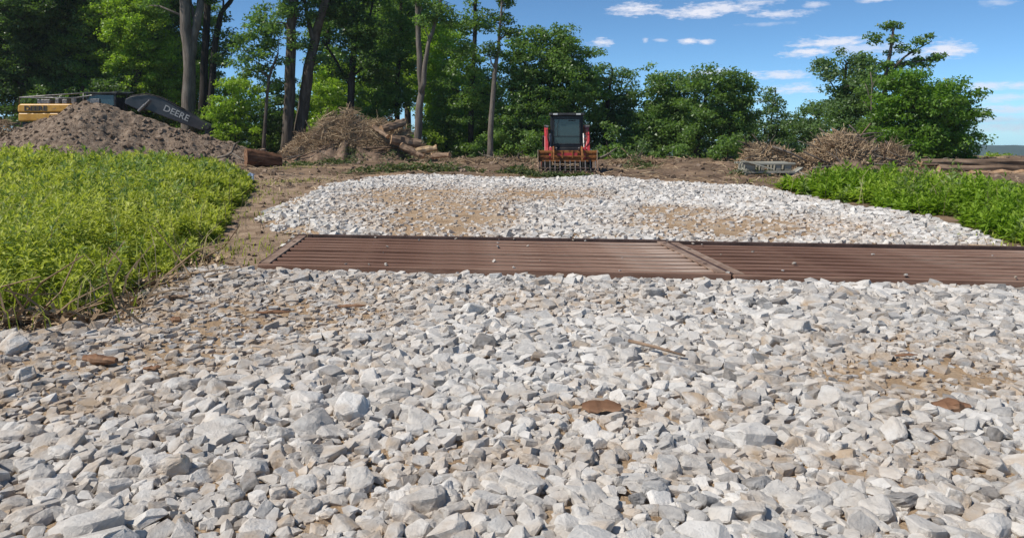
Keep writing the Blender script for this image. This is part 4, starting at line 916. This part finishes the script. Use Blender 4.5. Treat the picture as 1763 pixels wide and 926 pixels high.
# ------------------------------------------------------------------ trees and shrubs
def crown_mesh(ells, seed, mtl, leaf=(.12, .25), clump=(.42, .75), k=46, dens=1.7):
    rr = np.random.default_rng(seed); C = []
    for (c, rad, dm) in ells:
        n = max(5, int(dens * dm * 4.19 * rad[0] * rad[1] * rad[2])); d = rr.normal(size=(n, 3)); d /= np.linalg.norm(d, axis=1, keepdims=True)
        rads = rr.random(n) ** .42 * (1 + rr.normal(0, .10, n)); C.append(np.array(c) + d * rads[:, None] * np.array(rad))
    C = np.concatenate(C); n = len(C)
    cr = rr.uniform(*clump, n); kk = (k * (cr / np.mean(clump)) ** 2 * rr.uniform(.6, 1.25, n)).astype(int) + 4
    idx = np.repeat(np.arange(n), kk); m = len(idx)
    off = rr.normal(size=(m, 3)); off /= np.linalg.norm(off, axis=1, keepdims=True) + 1e-9; off *= (rr.random(m) ** .5)[:, None]
    P = C[idx] + off * cr[idx][:, None] * np.array([1, 1, .52])
    nrm = rr.normal(size=(m, 3)) * .75 + np.array([0, 0, .75]) + off * .4; nrm /= np.linalg.norm(nrm, axis=1, keepdims=True)
    a = rr.normal(size=(m, 3)); a -= nrm * (a * nrm).sum(1, keepdims=True); a /= np.linalg.norm(a, axis=1, keepdims=True); b = np.cross(nrm, a)
    L = rr.uniform(*leaf, m); a = a * L[:, None] * .5; b = b * (L * rr.uniform(.5, .8, m))[:, None] * .5
    V = np.stack([P - a, P + b + a * .55, P - b + a * .7], 1).reshape(-1, 3); i = np.arange(m)[:, None] * 3
    T = np.clip(.5 + rr.normal(0, .16, n)[idx] + rr.normal(0, .13, m), 0, 1)
    return np_mesh('crown', V, np.concatenate([i, i + 1, i + 2], 1), mtl, {'tint': np.repeat(T, 3)}), C
LEAVES = [0]
def tree(name, label, D, trunks, crowns, lm, bark=M_bark, seed=0, group=None, dens=3.3, limbs=12, cat='tree', k=100, clump=(.42, .78)):
    s = D / F; bx = (trunks[0][0][0][0] - 600) * s; gz = float(zg(bx, D)); base = Vector((bx, D, gz))
    o = thing(name, base, label, cat, group); rr = random.Random(seed); T = MB(); nodes = []
    for pts, w0, w1 in trunks:
        P = [at(px, py, D + rr.uniform(-.15, .15) * i) - base for i, (px, py) in enumerate(pts)]
        if (pts, w0, w1) == trunks[0]: P[0].z = -.25
        # finer, slightly crooked
        Q = []
        for i in range(len(P) - 1):
            for j in range(3): Q.append(P[i].lerp(P[i + 1], j / 3) + Vector((rr.gauss(0, .03), rr.gauss(0, .03), 0)) * (1 if i + j else 0))
        Q.append(P[-1]); m = len(Q)
        rad = [(w0 + (w1 - w0) * i / (m - 1)) * s * .5 for i in range(m)]
        if (pts, w0, w1) == trunks[0]: rad[0] *= 1.35
        T.tube(Q, rad, 9, rough=.05); nodes += [(q, r) for q, r in zip(Q[m // 3:], rad[m // 3:])]
    ells = []
    for cdef in crowns:
        cx, cy, rx, ry = cdef[:4]; dm = cdef[4] if len(cdef) > 4 else 1
        if bx > -1 and cat == 'tree': rx, ry = rx * 1.16, ry * 1.12
        dz = rr.uniform(-.5, .5) * rx * s * .5
        ells.append((tuple(at(cx, cy, D) - base + Vector((0, dz, 0))), (rx * s, min(rx, ry * 1.4) * s * .85, ry * s), dm))
    me, C = crown_mesh(ells, seed + 100, M_leaf[lm], dens=dens, k=k, clump=clump); LEAVES[0] += len(me.polygons)
    for c in rr.sample(range(len(C)), min(limbs, len(C))):
        c = Vector(C[c]); q, r = min(nodes, key=lambda t: (t[0] - c).length + 1.2 * max(0, t[0].z - c.z + .4))
        L_ = (c - q).length; mid = q.lerp(c, .5) + Vector((rr.gauss(0, .1), rr.gauss(0, .1), .10)) * L_
        r0 = min(r * .55, .035 + .018 * L_); T.tube([q, mid, c], [r0, r0 * .65, r0 * .22], 6)
    T.build('trunk', bark, o, smooth=True)
    link('crown', me, o)
    return o
TR = {}
def tree_list():
    t = tree
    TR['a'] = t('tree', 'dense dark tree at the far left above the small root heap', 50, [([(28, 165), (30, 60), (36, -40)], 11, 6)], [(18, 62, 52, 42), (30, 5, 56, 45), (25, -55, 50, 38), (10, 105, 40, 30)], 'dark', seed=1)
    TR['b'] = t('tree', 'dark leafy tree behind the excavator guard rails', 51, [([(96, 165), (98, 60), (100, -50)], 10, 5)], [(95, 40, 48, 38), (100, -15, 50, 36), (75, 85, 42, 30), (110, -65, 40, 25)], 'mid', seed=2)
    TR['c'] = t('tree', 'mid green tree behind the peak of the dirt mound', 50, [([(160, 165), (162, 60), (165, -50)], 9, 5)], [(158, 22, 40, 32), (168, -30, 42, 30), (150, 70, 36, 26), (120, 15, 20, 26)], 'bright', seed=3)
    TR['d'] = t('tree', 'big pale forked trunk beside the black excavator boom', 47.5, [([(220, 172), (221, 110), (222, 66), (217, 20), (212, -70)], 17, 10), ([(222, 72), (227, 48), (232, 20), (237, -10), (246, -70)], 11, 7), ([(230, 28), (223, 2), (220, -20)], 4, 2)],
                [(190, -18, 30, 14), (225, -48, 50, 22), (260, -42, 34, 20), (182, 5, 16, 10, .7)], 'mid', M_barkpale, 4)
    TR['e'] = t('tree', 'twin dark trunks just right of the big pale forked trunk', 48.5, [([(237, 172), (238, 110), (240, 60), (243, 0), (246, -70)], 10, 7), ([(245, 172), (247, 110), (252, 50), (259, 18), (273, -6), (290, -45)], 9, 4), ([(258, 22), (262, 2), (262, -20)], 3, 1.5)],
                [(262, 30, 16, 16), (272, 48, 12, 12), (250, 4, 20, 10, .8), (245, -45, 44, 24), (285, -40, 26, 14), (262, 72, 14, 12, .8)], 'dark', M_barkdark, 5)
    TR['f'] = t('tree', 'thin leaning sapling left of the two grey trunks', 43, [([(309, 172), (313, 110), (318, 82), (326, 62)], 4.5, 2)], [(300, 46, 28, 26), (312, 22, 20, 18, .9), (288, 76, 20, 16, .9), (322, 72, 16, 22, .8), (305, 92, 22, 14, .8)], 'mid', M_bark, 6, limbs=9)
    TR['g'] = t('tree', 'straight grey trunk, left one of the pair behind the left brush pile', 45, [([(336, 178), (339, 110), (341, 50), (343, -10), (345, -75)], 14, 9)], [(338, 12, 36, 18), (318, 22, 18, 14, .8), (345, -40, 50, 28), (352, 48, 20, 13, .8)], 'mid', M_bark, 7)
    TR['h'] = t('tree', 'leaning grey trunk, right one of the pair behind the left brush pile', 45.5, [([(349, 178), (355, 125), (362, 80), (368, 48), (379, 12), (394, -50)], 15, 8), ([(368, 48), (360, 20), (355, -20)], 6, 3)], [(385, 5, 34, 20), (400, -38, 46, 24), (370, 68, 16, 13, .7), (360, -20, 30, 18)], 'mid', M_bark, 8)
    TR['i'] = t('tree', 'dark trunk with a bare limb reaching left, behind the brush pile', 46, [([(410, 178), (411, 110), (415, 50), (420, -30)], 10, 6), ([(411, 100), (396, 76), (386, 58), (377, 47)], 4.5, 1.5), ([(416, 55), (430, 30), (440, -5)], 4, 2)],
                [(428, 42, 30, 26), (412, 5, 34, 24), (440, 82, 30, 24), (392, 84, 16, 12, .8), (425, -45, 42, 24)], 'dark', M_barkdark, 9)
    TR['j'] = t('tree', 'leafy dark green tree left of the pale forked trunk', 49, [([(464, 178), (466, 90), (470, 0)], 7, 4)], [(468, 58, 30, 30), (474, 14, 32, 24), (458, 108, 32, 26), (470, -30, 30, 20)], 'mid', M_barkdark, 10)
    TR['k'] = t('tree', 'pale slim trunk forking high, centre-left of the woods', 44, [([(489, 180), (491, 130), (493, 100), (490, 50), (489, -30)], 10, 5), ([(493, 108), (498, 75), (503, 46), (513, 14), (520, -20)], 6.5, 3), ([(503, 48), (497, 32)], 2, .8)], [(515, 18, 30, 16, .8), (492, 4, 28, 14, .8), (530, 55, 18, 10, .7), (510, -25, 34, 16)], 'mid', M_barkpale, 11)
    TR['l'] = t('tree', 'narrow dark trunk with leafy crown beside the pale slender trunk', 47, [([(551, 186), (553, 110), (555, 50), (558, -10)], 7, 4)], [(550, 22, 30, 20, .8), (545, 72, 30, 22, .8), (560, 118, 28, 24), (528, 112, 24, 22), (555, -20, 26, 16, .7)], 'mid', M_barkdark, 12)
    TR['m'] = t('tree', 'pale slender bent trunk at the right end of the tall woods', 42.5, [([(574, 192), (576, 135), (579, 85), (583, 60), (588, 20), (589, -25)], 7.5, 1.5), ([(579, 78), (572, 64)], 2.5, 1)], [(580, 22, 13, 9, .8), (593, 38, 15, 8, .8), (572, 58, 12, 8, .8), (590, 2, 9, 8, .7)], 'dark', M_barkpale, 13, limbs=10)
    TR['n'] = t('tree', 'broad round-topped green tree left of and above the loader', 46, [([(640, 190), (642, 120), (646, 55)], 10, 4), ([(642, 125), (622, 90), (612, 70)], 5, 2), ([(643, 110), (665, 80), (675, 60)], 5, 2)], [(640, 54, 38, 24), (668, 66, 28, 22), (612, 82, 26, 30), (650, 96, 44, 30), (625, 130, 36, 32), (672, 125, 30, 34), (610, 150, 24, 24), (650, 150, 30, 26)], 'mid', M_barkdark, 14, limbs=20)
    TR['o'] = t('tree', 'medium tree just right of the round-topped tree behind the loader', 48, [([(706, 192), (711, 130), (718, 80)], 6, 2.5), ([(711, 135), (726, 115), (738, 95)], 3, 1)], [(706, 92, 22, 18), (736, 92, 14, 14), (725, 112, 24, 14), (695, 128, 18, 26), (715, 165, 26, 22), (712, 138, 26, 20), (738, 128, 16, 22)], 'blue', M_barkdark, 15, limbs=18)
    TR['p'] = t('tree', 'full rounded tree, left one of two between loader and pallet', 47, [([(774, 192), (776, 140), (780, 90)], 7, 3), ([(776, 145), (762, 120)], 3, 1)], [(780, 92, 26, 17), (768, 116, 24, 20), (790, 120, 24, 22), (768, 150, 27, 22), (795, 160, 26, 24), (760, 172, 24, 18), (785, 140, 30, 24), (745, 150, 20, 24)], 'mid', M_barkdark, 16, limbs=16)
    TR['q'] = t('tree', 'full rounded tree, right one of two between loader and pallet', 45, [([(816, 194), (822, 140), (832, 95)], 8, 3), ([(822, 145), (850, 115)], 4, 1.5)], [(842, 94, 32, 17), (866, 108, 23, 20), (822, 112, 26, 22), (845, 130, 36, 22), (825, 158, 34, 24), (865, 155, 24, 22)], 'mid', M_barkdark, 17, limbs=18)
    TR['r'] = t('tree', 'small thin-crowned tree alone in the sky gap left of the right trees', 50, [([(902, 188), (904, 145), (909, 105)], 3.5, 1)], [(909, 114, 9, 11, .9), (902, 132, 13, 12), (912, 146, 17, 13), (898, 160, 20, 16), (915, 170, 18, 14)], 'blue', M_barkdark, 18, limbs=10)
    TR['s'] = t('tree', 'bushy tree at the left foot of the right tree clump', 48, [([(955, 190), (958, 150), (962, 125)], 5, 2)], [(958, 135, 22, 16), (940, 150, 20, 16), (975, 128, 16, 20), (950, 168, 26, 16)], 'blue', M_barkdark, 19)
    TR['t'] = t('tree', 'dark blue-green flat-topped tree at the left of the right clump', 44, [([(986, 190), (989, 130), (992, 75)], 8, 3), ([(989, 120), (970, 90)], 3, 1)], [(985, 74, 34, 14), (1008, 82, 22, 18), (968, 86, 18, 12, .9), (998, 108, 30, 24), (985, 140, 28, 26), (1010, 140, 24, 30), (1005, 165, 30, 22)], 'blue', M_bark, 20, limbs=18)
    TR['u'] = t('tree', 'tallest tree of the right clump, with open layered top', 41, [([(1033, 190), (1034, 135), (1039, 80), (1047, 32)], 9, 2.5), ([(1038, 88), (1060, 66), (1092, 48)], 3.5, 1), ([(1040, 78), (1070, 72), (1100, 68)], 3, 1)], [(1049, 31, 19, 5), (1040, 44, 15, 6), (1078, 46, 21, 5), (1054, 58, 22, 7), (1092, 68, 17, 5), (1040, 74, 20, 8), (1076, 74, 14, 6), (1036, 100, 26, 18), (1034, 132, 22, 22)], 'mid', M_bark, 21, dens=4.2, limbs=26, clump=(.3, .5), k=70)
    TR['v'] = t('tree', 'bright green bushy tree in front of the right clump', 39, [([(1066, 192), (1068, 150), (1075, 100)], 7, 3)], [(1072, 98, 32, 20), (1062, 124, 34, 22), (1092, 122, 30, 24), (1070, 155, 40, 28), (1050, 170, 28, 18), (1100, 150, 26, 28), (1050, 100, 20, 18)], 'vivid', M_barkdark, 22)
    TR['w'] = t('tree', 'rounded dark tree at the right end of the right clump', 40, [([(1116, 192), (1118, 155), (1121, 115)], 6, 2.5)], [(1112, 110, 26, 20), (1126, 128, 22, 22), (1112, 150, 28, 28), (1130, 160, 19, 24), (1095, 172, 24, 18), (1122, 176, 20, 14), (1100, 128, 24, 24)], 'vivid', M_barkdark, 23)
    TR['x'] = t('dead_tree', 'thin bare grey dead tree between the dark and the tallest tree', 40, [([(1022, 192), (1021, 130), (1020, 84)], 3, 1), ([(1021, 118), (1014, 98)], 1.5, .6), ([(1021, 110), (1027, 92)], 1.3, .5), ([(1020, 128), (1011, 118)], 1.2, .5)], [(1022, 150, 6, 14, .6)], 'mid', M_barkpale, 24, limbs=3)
tree_list()

def shrub(px, py, rx, ry, D, lm, label, seed, group='understory shrubs along the wood edge', dens=3.2):
    s = D / F; bot = HZ + EYE / s + 2
    cs = [(px, py, rx, ry), (px - rx * .5, (py + bot) / 2, rx * .75, max(6, (bot - py) * .5)), (px + rx * .45, (py + bot) / 2 + 2, rx * .75, max(6, (bot - py) * .45))]
    return tree('shrub', label, D, [([(px, bot), (px + 1, (py + bot) / 2), (px, py)], 2.5, 1), ([(px, bot), (px - rx * .4, py + ry * .3)], 1.8, .7)], cs, lm, M_barkdark, seed, group, dens, 6, 'shrub', k=70, clump=(.35, .62))
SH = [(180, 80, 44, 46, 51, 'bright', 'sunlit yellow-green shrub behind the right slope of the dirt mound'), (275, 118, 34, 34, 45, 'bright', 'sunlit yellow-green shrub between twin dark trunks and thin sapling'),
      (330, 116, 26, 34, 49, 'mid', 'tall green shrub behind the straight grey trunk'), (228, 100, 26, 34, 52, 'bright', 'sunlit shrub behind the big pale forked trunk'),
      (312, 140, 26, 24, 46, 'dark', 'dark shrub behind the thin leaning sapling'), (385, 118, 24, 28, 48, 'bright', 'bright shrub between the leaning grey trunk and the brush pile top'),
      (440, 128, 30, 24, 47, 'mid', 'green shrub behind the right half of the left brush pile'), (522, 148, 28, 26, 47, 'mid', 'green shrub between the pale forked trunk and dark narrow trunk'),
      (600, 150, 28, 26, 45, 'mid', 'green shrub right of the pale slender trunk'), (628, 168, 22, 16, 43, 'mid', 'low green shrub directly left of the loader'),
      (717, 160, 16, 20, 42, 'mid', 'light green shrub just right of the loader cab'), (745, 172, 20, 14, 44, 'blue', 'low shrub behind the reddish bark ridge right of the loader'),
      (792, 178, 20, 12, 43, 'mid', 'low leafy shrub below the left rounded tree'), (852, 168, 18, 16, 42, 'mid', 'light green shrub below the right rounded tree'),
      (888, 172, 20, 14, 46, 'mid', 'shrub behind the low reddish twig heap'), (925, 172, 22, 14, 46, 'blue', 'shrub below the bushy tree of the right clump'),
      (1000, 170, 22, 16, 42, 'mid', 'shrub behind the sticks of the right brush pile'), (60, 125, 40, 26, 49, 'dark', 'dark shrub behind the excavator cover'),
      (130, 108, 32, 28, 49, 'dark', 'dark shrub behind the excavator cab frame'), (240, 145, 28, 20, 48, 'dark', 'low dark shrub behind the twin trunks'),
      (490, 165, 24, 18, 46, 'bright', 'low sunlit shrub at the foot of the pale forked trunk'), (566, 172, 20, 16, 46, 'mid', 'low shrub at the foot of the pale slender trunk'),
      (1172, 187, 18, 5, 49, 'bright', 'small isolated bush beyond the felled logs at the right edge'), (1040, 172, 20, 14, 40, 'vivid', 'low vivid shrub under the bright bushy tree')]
SHO = [shrub(*a, 200 + i) for i, a in enumerate(SH)]

def copy_tree(src, px, D, sc, rz, label, group):
    c = src.copy(); COL.objects.link(c); x = (px - 600) * D / F; c.location = (x, D, float(zg(x, D)) - .3); c.scale = (sc,) * 3; c.rotation_euler = (0, 0, rz)
    tag(c, label, src['category'], group)
    for ch in src.children:
        d = ch.copy(); COL.objects.link(d); d.parent = c
    return c
LM = [(-75, 'the left edge'), (28, 'the dense far-left tree'), (97, 'the tree behind the excavator'), (162, 'the mound-peak tree'), (222, 'the big pale fork'), (246, 'the twin dark trunks'), (312, 'the leaning sapling'),
      (341, 'the straight grey trunk'), (364, 'the leaning grey trunk'), (413, 'the bare-limbed dark trunk'), (466, 'the leafy dark tree'), (492, 'the pale slim fork'), (554, 'the narrow dark trunk'), (581, 'the pale bent trunk'),
      (642, 'the round-topped tree'), (711, 'the tree right of the loader'), (778, 'the left rounded tree'), (824, 'the right rounded tree'), (905, 'the thin-crowned tree'), (958, 'the bushy tree'), (990, 'the flat-topped tree'),
      (1035, 'the tallest right tree'), (1070, 'the bright bushy tree'), (1118, 'the right end tree')]
rb = random.Random(9)
BACK = {0: ('b', 54, 1.4), 1: ('a', 58, 1.6), 2: ('c', 60, 1.6), 3: ('b', 60, 1.3), 4: ('j', 66, 1.15), 5: ('q', 72, 1.0), 6: ('p', 66, .95), 7: ('q', 70, 1.0), 8: ('j', 58, 1.15), 9: ('j', 62, 1.3), 10: ('c', 66, 1.3), 11: ('p', 62, 1.1), 12: ('n', 68, 1.15), 13: ('q', 62, 1.05)}
for i in range(len(LM) - 1):
    px = (LM[i][0] + LM[i + 1][0]) / 2; wide = (LM[i + 1][0] - LM[i][0]) / 60
    src = SHO[rb.choice([0, 1, 3, 4, 5, 6])] if px < 640 else SHO[rb.choice([4, 5, 6])]
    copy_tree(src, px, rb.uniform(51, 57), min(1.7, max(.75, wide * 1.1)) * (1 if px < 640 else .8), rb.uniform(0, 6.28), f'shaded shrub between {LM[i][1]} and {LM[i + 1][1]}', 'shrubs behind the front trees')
    if i in BACK:
        k, D, sc = BACK[i]; copy_tree(TR[k], px, D, sc, rb.uniform(0, 6.28), f'leafy back-row tree between {LM[i][1]} and {LM[i + 1][1]}', 'trees deep in the woods at left')
for px, D, sc, k, lb in [(20, 74, 1.75, 'c', 'hardly visible dark tree deepest in the wood behind the dense far-left tree'), (130, 76, 1.75, 'a', 'hardly visible dark tree deepest in the wood behind the excavator boom'), (445, 74, 1.5, 'c', 'hardly visible tree deepest in the wood behind the left brush pile')]:
    copy_tree(TR[k], px, D, sc, 1.0, lb, 'trees deep in the woods at left')

# ------------------------------------------------------------------ thin summer haze
def haze():
    m = bpy.data.materials.new('haze'); m.use_nodes = True; nt = m.node_tree; nt.nodes.remove(nt.nodes['Principled BSDF'])
    v = nt.nodes.new('ShaderNodeVolumePrincipled'); v.inputs['Color'].default_value = (.80, .88, 1, 1); v.inputs['Density'].default_value = .00026; v.inputs['Anisotropy'].default_value = .2
    nt.links.new(v.outputs[0], nt.nodes['Material Output'].inputs['Volume'])
    o = MB().box((0, 1050, -40), (8200, 2260, 150)).build('haze', m); o['kind'] = 'stuff'
haze()
